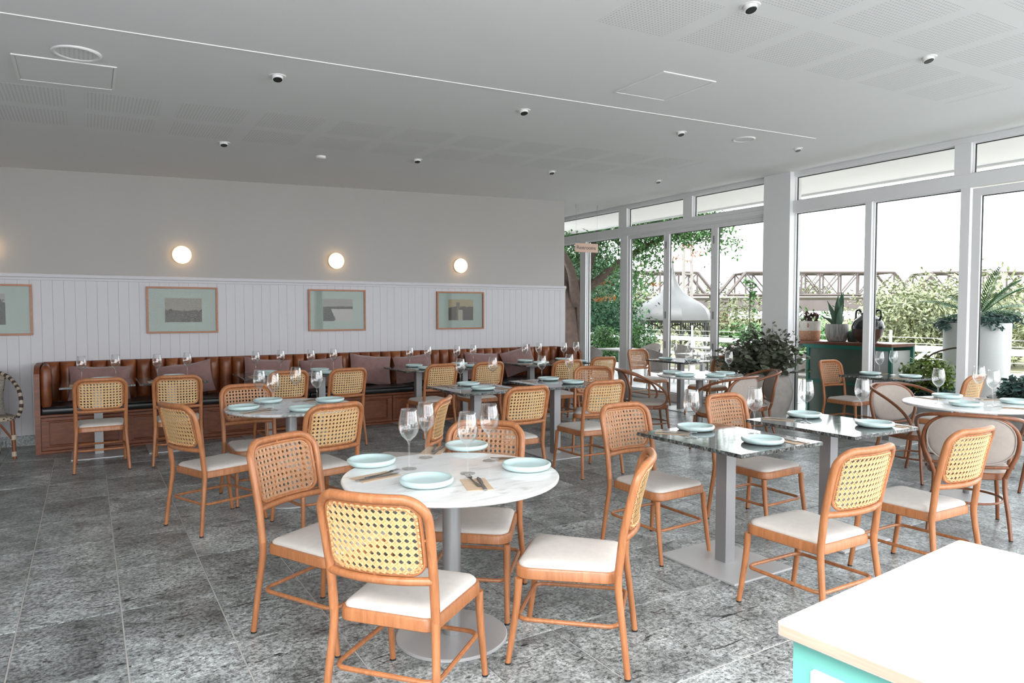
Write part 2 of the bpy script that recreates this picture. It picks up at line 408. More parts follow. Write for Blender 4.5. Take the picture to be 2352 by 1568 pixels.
# ---- back wall
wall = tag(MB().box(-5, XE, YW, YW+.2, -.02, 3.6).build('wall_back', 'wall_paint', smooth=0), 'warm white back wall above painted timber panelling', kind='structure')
BW = .1083
bo = [(-BW/2+.0020, 0), (BW/2-.0020, 0), (BW/2-.0003, .0022), (BW/2-.0003, .012), (-BW/2+.0003, .012), (-BW/2+.0003, .0022)]
bm_ = MB().loft([(bo, .115), (bo, 1.87)])
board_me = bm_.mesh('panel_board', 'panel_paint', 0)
kx = -8
while -.767+BW*(kx+1) < XE-.03:
    obj('panel_board', board_me, wall, (-.767+BW*(kx+.5), YW-.011, 0)); kx += 1
MB().cbox(-5, -.767-8*BW, YW-.011, YW+.001, .115, 1.87, .002).build('panel_sheet', 'panel_paint', wall, 0)
MB().cbox(-.767+BW*kx+.001, XE+.012, YW-.013, YW+.001, .115, 1.87, .002).build('corner_board', 'panel_paint', wall, 0)
tag(MB().cbox(-5, XE+.014, YW-.022, YW+.004, 1.858, 1.888, .004).cbox(-5, XE+.02, YW-.034, YW+.004, 1.886, 1.934, .008).build('trim_1', 'panel_paint'), 'painted dado rail capping the timber panelling', kind='structure')
tag(MB().cbox(-5, -.50, YW-.02, YW+.004, 0, .117, .002).build('baseboard_back', 'stone_tile', smooth=0), 'dark stone skirting below the white panelling', kind='structure')
# far end and hidden walls
tag(MB().box(-5, 8.42, 13, 13.2, -.02, 3.6).build('wall_far', 'wall_paint', smooth=0), 'white wall closing the passage to the restrooms', kind='structure')
tag(MB().box(-5.2, -5, -4, 13.2, -.02, 3.6).build('wall_left', 'wall_paint', smooth=0), 'plain white side wall', kind='structure')
rear = MB().box(-5, 8.42, -.95, -.8, -.02, .05).box(-5, 8.42, -.95, -.8, 3.05, 3.6)  # unseen rear wall, set close with open bays to light the near end
for x in (-5, -2.4, .3, 3.0, 5.6, 8.1): rear.box(x-.10, x+.10, -.95, -.8, .05, 3.05)
tag(rear.build('wall_rear', 'frame_white', smooth=0), 'unseen rear wall with open bays added to let light in', kind='structure')
# ---- window wall
wr = tag(MB().box(8.30, 8.42, -4, 13, 3.355, 3.6).build('wall_right', 'frame_white', smooth=0), 'white timber window wall with transom lights', kind='structure')
MB().cbox(8.285, 8.42, -4, 6.16, 2.862, 3.018, .006).build('transom_rail', 'frame_white', wr)
MB().cbox(8.285, 8.42, 6.58, 13, 2.862, 3.018, .006).build('transom_rail', 'frame_white', wr)
MB().cbox(8.262, 8.29, 6.62, 9.64, 2.885, 2.965, .01).build('track_cover', 'frame_white', wr)
MB().cbox(8.22, 8.46, 6.165, 6.60, 0, 3.45, .008).build('column', 'frame_white', wr)
for y0, y1 in ((9.62, 9.836), (8.04, 8.233), (3.926, 4.097), (1.75, 1.92), (-.45, -.28), (-2.65, -2.48), (12.2, 12.4)):
    MB().cbox(8.29, 8.42, y0, y1, 3.01, 3.36, .004).build('transom_mullion', 'frame_white', wr)
for y0, y1 in ((10.82, 10.99), (9.60, 9.785), (5.044, 5.128), (3.925, 4.02), (1.75, 1.92), (-.45, -.28), (-2.65, -2.48), (12.2, 12.4)):
    MB().cbox(8.29, 8.42, y0, y1, .0, 2.87, .004).build('mullion', 'frame_white', wr)
MB().cbox(8.29, 8.44, -4, 13, -.01, .035, .004).build('threshold', 'frame_white', wr)
def glazed(name, y0, y1, z0, z1, fw=.03, x=8.33, label=None, bottom=None, kind='structure', parent=None, depth=.06):
    bt = fw if bottom is None else bottom
    r = thing(name, label, None, (x, (y0+y1)/2, 0), kind=kind)
    h = (y1-y0)/2
    r2 = MB()
    for a, b, c, d in ((-h, -h+fw, z0, z1), (h-fw, h, z0, z1), (-h+fw, h-fw, z1-fw, z1), (-h+fw, h-fw, z0, z0+bt)):
        r2.cbox(0, depth, a, b, c, d, .003)
    r2.build('window_frame' if name.startswith('window') else 'door_frame', 'frame_white', r)
    g = MB()
    for a, b, c, d in ((-h+fw, -h+fw+.009, z0+bt, z1-fw), (h-fw-.009, h-fw, z0+bt, z1-fw), (-h+fw, h-fw, z1-fw-.009, z1-fw), (-h+fw, h-fw, z0+bt, z0+bt+.009)):
        g.box(.03, .044, a, b, c, d)
    g.build('gasket', 'black_gasket', r, 0)
    MB().box(.034, .040, -h+fw+.004, h-fw-.004, z0+bt+.004, z1-fw-.004).build('pane', 'window_glass', r, 0)
    return r
wn = 0
for y0, y1 in ((9.836, 12.2), (8.233, 9.62), (6.60, 8.04), (4.097, 6.165), (1.92, 3.926), (-.28, 1.75), (-2.48, -.45), (-4, -2.65)):
    wn += 1; glazed('window_%d' % wn, y0, y1, 3.016, 3.357, .012, label='shallow transom light above the main glazing')
for y0, y1 in ((10.99, 12.2), (9.785, 10.82), (5.128, 6.165), (4.02, 5.044), (-.28, 1.75), (-2.48, -.45)):
    wn += 1; glazed('window_%d' % wn, y0, y1, .03, 2.865, .014, bottom=.09, label='tall fixed window pane in white frame')
dn = 0
for y0, y1 in ((8.63, 9.60), (7.585, 8.622), (6.60, 7.577)):
    dn += 1; d = glazed('door_%d' % dn, y0, y1, .03, 2.862, .062, x=8.31, bottom=.115, label='white framed glass leaf of the bifold door', depth=.05)
    if dn < 3:
        for z in (2.62, 1.45, .95):
            MB().cbox(-.014, .01, -(y1-y0)/2-.006, -(y1-y0)/2+.012, z-.06, z+.06, .003).build('hinge', 'steel_grey', d)
dn += 1; glazed('door_%d' % dn, 1.92, 3.905, .03, 2.85, .085, x=8.305, bottom=.12, label='wide white framed glass door at the right', depth=.05)
# veranda roof outside
tag(MB().box(8.42, 10.2, -6, 18, 3.45, 3.6).build('soffit', 'soffit_paint', smooth=0), 'pale veranda soffit outside the transom lights', kind='structure')
tag(MB().box(10.2, 10.26, -6, 18, 3.42, 3.66).build('fascia', 'frame_white', smooth=0), 'white fascia board at the veranda roof edge', kind='structure')

# light portals in the windows and the added openings (guide the sky light indoors)
def portal(loc, rot, sx, sy):
    l = bpy.data.lights.new('daylight_portal', 'AREA'); l.shape = 'RECTANGLE'; l.size = sx; l.size_y = sy
    l.cycles.is_portal = True
    o = bpy.data.objects.new('daylight_portal', l); COL.objects.link(o); o.location = loc; o.rotation_euler = rot; return o
portal((8.46, 4.5, 1.7), (0, pi/2, 0), 3.4, 17)
portal(((SK[0]+SK[1])/2, (SK[2]+SK[3])/2, 3.66), (0, 0, 0), SK[1]-SK[0], SK[3]-SK[2])
portal((1.7, -1.0, 1.6), (pi/2, 0, 0), 13, 2.7)
# ================================================================== cane dining chair
def make_cane_chair():
    R = thing('cane_chair', '', 'chair')
    def post(z):   # back post centre line (half width, y) at height z
        return interp(z, [0, .422, .575, .70, .816, .90], [.225, .203, .204, .207, .209, .209]), interp(z, [0, .22, .422, .575, .70, .816, .90], [-.262, -.236, -.221, -.238, -.262, -.290, -.314])
    BOW = .042
    for sx in (-1, 1):
        pts = crom([(sx*.226, -.264, .006), (sx*.214, -.242, .2), (sx*.2035, -.222, .36), (sx*.2025, -.221, .43)], 4)
        l = MB().tube(pts, [.0135+.004*i/(len(pts)-1) for i in range(len(pts))], 10).build('leg', 'chair_wood', R)
        MB().tube([(sx*.226, -.264, 0), (sx*.2258, -.2636, .008)], .0142, 10).build('foot_cap', 'rubber_black', l)
        pts = crom([(sx*.212, .243, .006), (sx*.2085, .224, .13), (sx*.2045, .205, .27), (sx*.203, .197, .375)], 4)
        l = MB().tube(pts, [.0125+.0055*i/(len(pts)-1) for i in range(len(pts))], 10).build('leg', 'chair_wood', R)
        MB().tube([(sx*.212, .243, 0), (sx*.2118, .2426, .008)], .0132, 10).build('foot_cap', 'rubber_black', l)
    # bent back frame: posts and bowed top rail in one
    side = []
    for z in (.425, .50, .575, .65, .72, .775): w_, y = post(z); side.append((w_, y, z))
    zt, rc = .876, .085
    arc = []
    w_, _ = post(.8)
    for k in range(1, 7):
        a = pi/2*k/6; x = w_-rc+rc*cos(a); z = zt-rc+rc*sin(a); u = x/w_
        arc.append((x, post(z)[1]-BOW*max(0, 1-(u**2)), z))
    mid = [(x, post(zt)[1]-BOW*(1-(x/w_)**2), zt) for x in (.09, .045, 0)]
    half = side+arc+mid
    path = [Vector(p) for p in half]+[Vector((-p[0], p[1], p[2])) for p in reversed(half[:-1])]
    MB().tube(crom(path, 2), .0172, 12).build('back_frame', 'chair_wood', R)
    w_, y0 = post(.575)
    MB().tube([(w_*t, y0-BOW*(1-t*t)-.002, .575) for t in [i/8-1 for i in range(17)]], .0155, 10).build('back_rail', 'chair_wood', R)
    # cane panel surface
    HX, Z0, Z1, RC = .176, .603, .848, .05
    zc, hz = (Z0+Z1)/2, (Z1-Z0)/2
    def S(x, z, d=0):
        return Vector((x, post(z)[1]-BOW*(1-(x/.209)**2)-d, z))
    def inside(x, z, e=0):
        ax, az = abs(x)-(HX-RC-e), abs(z-zc)-(hz-RC-e)
        if ax <= 0: return az <= RC
        if az <= 0: return ax <= RC
        return ax*ax+az*az <= RC*RC
    out = rpoly([(-HX, Z0), (HX, Z0), (HX, Z1), (-HX, Z1)], RC, 6)
    dense = []
    for i in range(len(out)):
        a, b = Vector(out[i]), Vector(out[(i+1) % len(out)]); n = max(1, int((b-a).length/.03))
        for k in range(n): dense.append(a.lerp(b, k/n))
    cf = MB().tube([S(p.x*1.03, zc+(p.y-zc)*1.035, -.003) for p in dense], .0075, 8, closed=True).build('cane_frame', 'chair_wood', R)
    for (x, z, x2, z2) in ((0, Z1+.004, 0, zt-.008), (0, Z0-.004, 0, .583), (-HX-.004, zc, -.2, zc), (HX+.004, zc, .2, zc)):
        MB().tube([S(x, z, -.002), S(x2, z2, -.002)], .0055, 6).build('peg', 'chair_wood', cf)
    # braided edge
    ring = []
    for i in range(len(dense)):
        a, b = dense[i], dense[(i+1) % len(dense)]; n = max(1, int((b-a).length/.006))
        ring += [a.lerp(b, k/n) for k in range(n)]
    zig = [S(p.x*.975+(.0022 if i % 2 else -.0022), zc+(p.y-zc)*.965+(.0022 if i % 4 < 2 else -.0022), .004+(.0025 if i % 2 else -.0015)) for i, p in enumerate(ring)]
    MB().tube(zig, .0052, 5, closed=True).build('cane_edging', 'cane_edge', R)
    # woven strands: rear-facing layers yellow, front-facing layers tan
    P = .0262; m = MB(); nor = Vector((0, -1, .2)).normalized()
    def strand(x0, z0, x1, z1, wid, d):
        n = max(3, int(Vector((x1-x0, z1-z0)).length/.018)); run = []
        for i in range(n+1):
            t = i/n; x = x0+(x1-x0)*t; z = z0+(z1-z0)*t
            if inside(x, z, -.004): run.append(S(x, z, d))
            else:
                if len(run) > 1: m.ribbon(run, nor, wid)
                run = []
        if len(run) > 1: m.ribbon(run, nor, wid)
    nz = int(hz*2/P)+1; nx = int(HX*2/P)+1
    for layer, (mi, dA, dB, dD, wp, wd) in enumerate(((0, .0022, .0028, .0036, .0047, .0052), (1, -.0022, -.0014, -.0006, .0040, .0034))):
        m.mi = mi
        for j in range(-nz//2-1, nz//2+2):
            z = zc+(j+.5)*P
            for e in (-.0028, .0028): strand(-HX, z+e, HX, z+e, wp, dA)
        for i in range(-nx//2-1, nx//2+2):
            x = (i+.5)*P
            for e in (-.0028, .0028): strand(x+e, Z0, x+e, Z1, wp, dB)
        for k in range(-nx-nz, nx+nz+1):
            c = (k+.5)*P
            for sg in (-1, 1):
                strand(c-(hz+.02)*sg, zc-hz-.02, c+(hz+.02)*sg, zc+hz+.02, wd, dD)
    m.build('cane_webbing', ['cane_yellow', 'cane_tan'], R, 0)
    # seat
    o = rpoly([(-.193, -.216), (.193, -.216), (.224, .222), (-.224, .222)], [.05, .05, .07, .07], 6)
    MB().loft([(offs(o, .006), .374), (o, .379), (o, .414), (offs(o, .006), .422), (offs(o, .018), .422)]).build('seat_frame', 'chair_wood', R)
    c = offs(o, .016)
    MB().loft([(c, .418), (offs(c, -.003), .428), (offs(c, .004), .437), (offs(c, .02), .4445), (scl(c, .74), .450), (scl(c, .4), .4525)]).build('seat_cushion', 'seat_fabric', R, 60)
    st = rpoly([(-.205, -.225), (.205, -.225), (.2, .207), (-.2, .207)], .05, 5)
    MB().tube([(x, y, .205-.02*(y+.225)) for x, y in st], .0095, 8, closed=True).build('stretcher', 'chair_wood', R)
    return R
proto = make_cane_chair()
CHAIRS = [  # x, y, facing (deg), label
 (1.045, 2.454, -49.6, 'cane-backed chair closest to the camera, its back turned to us'),
 (.959, 3.237, -150, 'cane-backed chair left of the nearest round table, seen from the front left'),
 (1.819, 2.461, 45, 'cane-backed chair right of the nearest round table, seen edge-on'),
 (1.685, 3.128, 139.5, 'cane-backed chair on the far side of the nearest round table'),
 (.770, 5.284, -67, 'cane-backed chair at the left of the round table near the banquette'),
 (1.353, 4.895, 12, 'cane-backed chair in front of the round table near the banquette'),
 (1.149, 5.85, -177, 'cane-backed chair behind the round table near the banquette, facing us'),
 (1.93, 4.698, 52, 'cane-backed chair seen edge-on behind the nearest round table'),
 (.086, 7.78, .5, 'cane-backed chair at the first banquette table from the left'),
 (.763, 7.73, -6, 'cane-backed chair at the second banquette table from the left'),
 (1.76, 7.72, 5, 'cane-backed chair at the third banquette table from the left'),
 (2.40, 7.72, 6, 'cane-backed chair at the fourth banquette table from the left'),
 (3.56, 7.75, 4, 'cane-backed chair at the fifth banquette table from the left'),
 (4.22, 7.75, 0, 'cane-backed chair at the sixth banquette table from the left'),
 (5.29, 7.52, -6, 'cane-backed chair at the seventh banquette table from the left'),
 (6.03, 7.75, 0, 'cane-backed chair at the eighth banquette table, by the banquette end'),
 (3.107, 5.13, 0, 'cane-backed chair before the left granite table of the middle pair'),
 (3.986, 5.174, -2.6, 'cane-backed chair before the right granite table of the middle pair'),
 (4.66, 5.93, 142, 'cane-backed chair facing us behind the right granite table of the middle pair'),
 (3.058, 3.237, -177, 'cane-backed chair facing us at the left granite table of the front pair'),
 (3.054, 2.156, -1.3, 'cane-backed chair before the left granite table of the front pair'),
 (4.022, 2.16, -2.2, 'cane-backed chair before the right granite table of the front pair'),
 (4.05, 3.26, -178, 'cane-backed chair facing us at the right granite table of the front pair'),
 (7.74, 8.38, 180, 'cane-backed chair facing us at the square table against the bifold doors'),
 (7.66, 7.08, 0, 'cane-backed chair seen from behind at the table against the bifold doors'),
 (8.03, 5.10, 178, 'cane-backed chair facing us by the window with the green cabinet'),
 (7.40, 3.72, 4, 'cane-backed chair half hidden behind the round table at the right edge'),
]
for i, (x, y, a, lab) in enumerate(CHAIRS):
    if i == 0:
        proto.location = (x, y, 0); proto.rotation_euler.z = radians(a); proto['label'] = lab; proto['group'] = 'cane-backed dining chairs'
    else: dup(proto, (x, y, 0), radians(a), lab, 'cane-backed dining chairs')

# ================================================================== upholstered bentwood armchair
def make_tub():
    R = thing('bentwood_armchair', '', 'armchair')
    n = 28
    def super_(a, rx, ry, e=2.6):
        c, s_ = cos(a), sin(a); return (rx*math.copysign(abs(c)**(2/e), c), ry*math.copysign(abs(s_)**(2/e), s_))
    o = [super_(2*pi*k/n, .245, .235) for k in range(n)]
    MB().loft([(offs(o, .006), .372), (o, .377), (o, .412), (offs(o, .006), .419), (offs(o, .02), .419)]).build('seat_frame', 'tub_wood', R)
    c = offs(o, .008)
    MB().loft([(c, .415), (offs(c, -.004), .43), (offs(c, .004), .445), (offs(c, .03), .455), (scl(c, .5), .460)]).build('seat_cushion', 'tub_fabric', R, 60)
    # rear legs rise into the oval back frame
    def back(x, z, d=0): return Vector((x, interp(z, [0, .42, .62, .84], [-.285, -.235, -.262, -.31])-.045*(1-(x/.3)**2)+.045*.35-d, z))
    loop = []
    for k in range(25):
        a = pi*k/24; x, z = super_(a, .27, .19, 2.5); loop.append(back(x, .625+z))
    left = [back(.255, .55), back(.225, .47), V(.20, -.232, .40)]
    path = [V(.2, -.225, .39), back(.225, .47), back(.258, .55)]+loop+[back(-.258, .55), back(-.225, .47), V(-.2, -.225, .39)]
    MB().tube(crom(path, 2), .0145, 10).build('back_frame', 'tub_wood', R)
    for sx in (-1, 1):
        pts = crom([(sx*.235, -.31, .006), (sx*.222, -.272, .15), (sx*.203, -.235, .3), (sx*.2, -.226, .40)], 4)
        l = MB().tube(pts, [.012+.004*i/(len(pts)-1) for i in range(len(pts))], 10).build('leg', 'tub_wood', R)
        MB().tube([(sx*.235, -.31, 0), (sx*.2348, -.3095, .008)], .0125, 8).build('foot_cap', 'rubber_black', l)
        pts = crom([(sx*.205, .235, .006), (sx*.198, .215, .15), (sx*.188, .195, .3), (sx*.185, .19, .38)], 4)
        l = MB().tube(pts, [.012+.004*i/(len(pts)-1) for i in range(len(pts))], 10).build('leg', 'tub_wood', R)
        MB().tube([(sx*.205, .235, 0), (sx*.2048, .2345, .008)], .0125, 8).build('foot_cap', 'rubber_black', l)
    MB().tube([back(.245*t, .475-.012*(1-t*t)) for t in [i/6-1 for i in range(13)]], .011, 8).build('back_rail', 'tub_wood', R)
    # padded oval
    N = 32; rings = []
    for (sc, d) in ((1, .012), (1.0, -.004), (.965, -.016), (.85, -.024), (.5, -.03)):
        rings.append([back(*(lambda q: (q[0], .645+q[1]))(super_(2*pi*k/N, .252*sc, .168*sc, 2.5)), d) for k in range(N)])
    rb = [[back(*(lambda q: (q[0], .645+q[1]))(super_(2*pi*k/N, .252*sc, .168*sc, 2.5)), .012+e) for k in range(N)] for sc, e in ((.9, .008), (.5, .012))]
    m = MB(); vs = []; fs = []
    L = list(reversed(rb))+rings
    for r_ in L: vs += r_
    for k in range(len(L)-1):
        for i in range(N): j = (i+1) % N; fs.append((k*N+i, k*N+j, (k+1)*N+j, (k+1)*N+i))
    fs += [tuple(reversed(range(N))), tuple(range((len(L)-1)*N, len(L)*N))]
    m.add(vs, fs); pad = m.build('back_pad', 'tub_fabric', R, 60)
    MB().tube([back(*(lambda q: (q[0], .645+q[1]))(super_(2*pi*k/N, .25, .166, 2.5)), .016) for k in range(N)], .0045, 6, closed=True).build('piping', 'tub_fabric', pad)
    # arm loop
    for sx in (-1, 1): pass
    h = [(0, -.372, .818), (.10, -.366, .818), (.19, -.336, .812), (.265, -.27, .796), (.305, -.16, .765), (.316, -.03, .715), (.306, .09, .64), (.283, .165, .545), (.262, .165, .465), (.247, .10, .405), (.243, .02, .392)]
    arm = [V(*p) for p in reversed(h)]+[V(-p[0], p[1], p[2]) for p in h[1:]]
    MB().tube(crom(arm, 3), .0135, 10).build('arm_rail', 'tub_wood', R)
    for x in (-.12, .12): MB().tube([(x, -.361, .818), back(x, .812)], .009, 6).build('arm_block', 'tub_wood', R)
    MB().tube([(.215*cos(2*pi*k/28), .01+.228*sin(2*pi*k/28), .20) for k in range(28)], .0085, 8, closed=True).build('ring_stretcher', 'tub_wood', R)
    return R
tub = make_tub()
TUBS = [
 (5.28, 2.47, -62, 'bentwood armchair with taupe oval back, its rear toward us at the right edge'),
 (6.40, 3.42, 168, 'bentwood armchair left of the round table at the right edge'),
 (6.62, 2.36, 52, 'bentwood armchair cut off by the right edge of the picture'),
 (5.66, 6.17, -121, 'bentwood armchair left of the round table by the bifold doors'),
 (5.84, 5.22, 8, 'bentwood armchair in front of the round table by the bifold doors'),
 (6.55, 5.47, 50, 'bentwood armchair between the round table and the big concrete pot'),
]
for i, (x, y, a, lab) in enumerate(TUBS):
    if i == 0: tub.location = (x, y, 0); tub.rotation_euler.z = radians(a); tub['label'] = lab; tub['group'] = 'bentwood armchairs'
    else: dup(tub, (x, y, 0), radians(a), lab, 'bentwood armchairs')

# ================================================================== tables
TZ = .757
def round_table(x, y, mat, label):
    R = thing('round_table', label, 'table', (x, y, 0), group='round pedestal tables')
    r = .495
    MB().lathe([(0, TZ-.022), (r-.012, TZ-.022), (r-.002, TZ-.016), (r, TZ-.009), (r-.001, TZ-.004), (r-.006, TZ), (0, TZ)], 64).build('table_top', mat, R, 30)
    MB().lathe([(0, .012), (.042, .012), (.042, TZ-.03), (0, TZ-.03)], 28).build('column', 'steel_grey', R, 30)
    MB().lathe([(0, TZ-.031), (.16, TZ-.031), (.16, TZ-.022), (0, TZ-.022)], 24).build('mount_plate', 'steel_grey', R, 30)
    MB().lathe([(0, 0), (.252, 0), (.257, .004), (.257, .012), (.252, .016), (.05, .019), (0, .019)], 48).build('base_plate', 'steel_base', R, 30)
    return R
def square_table(x, y, label, sx=.69, sy=.805, mat='dark_granite', group='square granite tables'):
    R = thing('square_table', label, 'table', (x, y, 0), group=group)
    MB().cbox(-sx/2, sx/2, -sy/2, sy/2, TZ-.022, TZ, .003).build('table_top', mat, R)
    MB().cbox(-sx/2+.05, sx/2-.05, -.2, .2, TZ-.032, TZ-.0215, .002).build('mount_plate', 'steel_grey', R)
    MB().cbox(-.04, .04, -.04, .04, .008, TZ-.03, .004).build('column', 'steel_grey', R)
    MB().cbox(-.25, .25, -.29, .29, 0, .012, .002).build('base_plate', 'steel_base', R)
    return R
T = {}
T['T1'] = ((1.41, 2.84), 'nearest round white marble table'); round_table(1.41, 2.84, 'white_marble', 'round white marble pedestal table nearest the camera')
T['T2'] = ((1.36, 5.58), 'round table near the banquette'); round_table(1.36, 5.58, 'grey_marble', 'round grey-veined marble table near the banquette')
T['T5'] = ((6.19, 5.85), 'round table by the bifold doors'); round_table(6.19, 5.85, 'grey_marble', 'round marble table by the bifold doors, ringed by bentwood armchairs')
T['T10'] = ((6.13, 2.85), 'round table at the right edge'); round_table(6.13, 2.85, 'white_marble', 'round white table at the right edge of the picture')
for k, x, y, ph in (('T3', 3.235, 5.97, 'left granite table of the middle pair'), ('T4', 4.20, 5.99, 'right granite table of the middle pair'),
                    ('T7', 3.235, 2.84, 'left granite table of the front pair'), ('T8', 4.225, 2.835, 'right granite table of the front pair'),
                    ('T6', 7.80, 7.76, 'square table against the bifold doors'), ('T9', 7.92, 4.57, 'square table by the green cabinet window')):
    T[k] = ((x, y), ph); square_table(x, y, 'polished '+ph if 'granite' in ph else 'polished dark '+ph)
ORD = ['first', 'second', 'third', 'fourth', 'fifth', 'sixth', 'seventh', 'eighth']
for i, x in enumerate((.075, .775, 1.80, 2.44, 3.73, 4.42, 5.52, 6.21)):
    ph = ORD[i]+' banquette table from the left'; T['B%d' % i] = ((x, 8.50), ph)
    square_table(x, 8.50, 'dark granite '+ph, .66, .78, group='granite tables along the banquette')

# ---- tableware prototypes
glass_prof = [(0, .0), (.036, .0005), (.037, .002), (.034, .004), (.016, .0065), (.006, .011), (.0042, .02), (.0038, .07), (.0042, .115), (.007, .131), (.018, .143), (.034, .158), (.0445, .178), (.0485, .198), (.0475, .222), (.0435, .25), (.0385, .275), (.0362, .286),
              (.0354, .286), (.0377, .275), (.0427, .25), (.0467, .222), (.0477, .198), (.0437, .179), (.033, .160), (.017, .1455), (.005, .137), (0, .136)]
glass_me = MB().lathe(glass_prof, 28).mesh('wine_glass', 'wine_glass', 180)
plate_prof = [(0, .004), (.066, .003), (.074, .0), (.086, .0), (.104, .004), (.114, .011), (.1175, .020), (.1165, .027), (.112, .0305), (.106, .030), (.099, .024), (.090, .0165), (.06, .014), (.05, .0138), (0, .0152)]
plate_me = MB().lathe(plate_prof, 40).mesh('plate', 'celadon', 60)
nap_me = MB().loft([([(-.056, -.10), (.056, -.10), (.056, .10), (-.056, .10)], 0), ([(-.056, -.10), (.056, -.10), (.056, .10), (-.056, .10)], .0022)]).mesh('napkin_sleeve', 'kraft_paper', 0)
def flat_path(mb, prof, zf, th):
    """prof: (y, halfwidth); zf(y): height; strip with thickness"""
    n = len(prof); vs = []
    for y, h in prof:
        z = zf(y); vs += [(-h, y, z), (h, y, z), (h, y, z+th), (-h, y, z+th)]
    fs = []
    for i in range(n-1):
        for k in range(4): fs.append((i*4+k, i*4+(k+1) % 4, (i+1)*4+(k+1) % 4, (i+1)*4+k))
    fs += [(3, 2, 1, 0), tuple((n-1)*4+k for k in range(4))]
    mb.add(vs, fs)
m = MB(); zf = lambda y: .004+.008*max(0, (y-.02)/.08)*(1-max(0, (y-.075)/.05))
flat_path(m, [(-.1, .006), (-.095, .0085), (-.06, .0075), (-.02, .004), (.03, .0032), (.045, .006), (.052, .0115), (.058, .0122)], zf, .0022)
for x in (-.0105, -.0035, .0035, .0105):
    k0 = len(m.v); flat_path(m, [(.056, .0016), (.09, .0014), (.102, .0007)], zf, .0018)
    m.v[k0:] = [(p[0]+x, p[1], p[2]) for p in m.v[k0:]]
fork_me = m.mesh('fork', 'cutlery_steel', 50)
m = MB(); flat_path(m, [(-.112, .005), (-.105, .0085), (-.06, .008), (-.005, .0055), (.0, .0085), (.05, .0098), (.09, .0085), (.112, .0015)], lambda y: .0035, .0026)
knife_me = m.mesh('knife', 'cutlery_steel', 50)

GL = {'T1': [(1.284,3.035),(1.455,3.223),(1.476,2.806),(1.699,2.997)]}
# pixel measurements of tableware (converted to positions on the table plane)
def on_table(px, py, z=TZ):
    fw = Vector((sin(YAW)*cos(PIT), cos(YAW)*cos(PIT), sin(PIT))); rt = Vector((cos(YAW), -sin(YAW), 0)); up = rt.cross(fw)
    d = fw+rt*((px-1176)/F_PX)-up*((py-784)/F_PX); t = (z-CAM_H)/d.z; return (d.x*t, d.y*t)
PLATES = {'T1': [(1.167,3.225),(1.233,2.723),(1.745,3.328),(1.762,2.751)],
 'T2': [(1.0,5.57),(1.25,5.90),(1.38,5.27),(1.70,5.68)], 'T3': [(3.28,6.22),(3.22,5.80)], 'T4': [(4.28,6.24),(4.30,5.82)],
 'T7': [(3.26,3.11),(3.26,2.60)], 'T8': [(4.33,3.10),(4.36,2.60)], 'T5': [(6.02,6.13),(5.90,5.80),(6.14,5.56),(6.48,5.72)], 'T6': [(7.72,8.0),(7.80,7.52)],
 'T9': [(7.93,4.80),(7.95,4.34)], 'T10': [(6.36,3.15),(5.94,2.80),(6.45,2.66)]}
GLASS = {'T1': GL['T1'], 'T2': [(1.15,5.72),(1.19,5.42),(1.47,5.86),(1.55,5.52)], 'T3': [(3.12,6.08),(3.50,6.10)], 'T4': [(4.08,6.07),(4.46,6.10)],
 'T7': [(3.03,2.925),(3.465,2.825)], 'T8': [(4.11,2.93),(4.52,2.79)], 'T5': [(6.19,6.02),(6.02,5.68),(6.48,5.98),(6.35,5.55)], 'T6': [(7.64,7.75),(7.98,7.74)],
 'T9': [(7.78,4.60),(8.10,4.62)], 'T10': [(5.885,2.985),(6.10,2.68),(6.42,2.93)]}
# cutlery sleeves: x, y, direction (deg)
CUT = {'T1': [(1.09,2.965,-76,1),(1.413,2.605,-18,1),(1.57,3.37,-37,1),(1.83,2.925,50,1)],
 'T2': [(1.05,5.38,-70,1),(1.05,5.80,-95,1),(1.60,5.86,-60,1)], 'T3': [(3.05,6.24,180,1),(3.43,5.76,0,1)], 'T4': [(4.03,6.26,180,1),(4.47,5.80,0,1)],
 'T7': [(3.05,3.10,-140,1),(3.44,2.56,-6,1)], 'T8': [(4.07,3.11,-150,1),(4.51,2.555,-4,1)], 'T5': [(5.86,6.02,-110,1),(6.33,5.50,20,1)], 'T6': [(7.56,8.0,180,1)],
 'T9': [(8.12,4.82,180,1),(7.76,4.34,0,1)], 'T10': [(6.17,3.21,170,1),(6.10,2.50,20,1),(6.52,2.88,60,1)]}
for i in range(8):
    x = T['B%d' % i][0][0]
    PLATES['B%d' % i] = [(x+.03, 8.28), (x+.05, 8.74)]; GLASS['B%d' % i] = [(x-.14, 8.44), (x+.17, 8.55)]
    CUT['B%d' % i] = [(x-.19, 8.27, 0, 1)]
def places(L):
    n = len(L)
    if n == 1: return ['the only']
    if n == 2: return ['left', 'right']
    if n == 3: return ['leftmost', 'middle', 'rightmost']
    return ['leftmost', 'second from left', 'second from right', 'rightmost']
def lay(D, name, me, cat, fmt, group, key=lambda p: p):
    for k in D:
        L = sorted(D[k], key=lambda p: proj((p[0], p[1], TZ))[0]); W_ = places(L)
        for p, w_ in zip(L, W_):
            tag(obj(name, me, None, (p[0], p[1], TZ+.0005), rz=rnd.random()*6), fmt % (w_, T[k][1]), cat, group % T[k][1])
lay(PLATES, 'plate', plate_me, 'plate', 'pale celadon plate, %s on the %s', 'plates on the %s')
lay(GLASS, 'wine_glass', glass_me, 'glass', 'clear stemmed wine glass, %s on the %s', 'glasses on the %s')
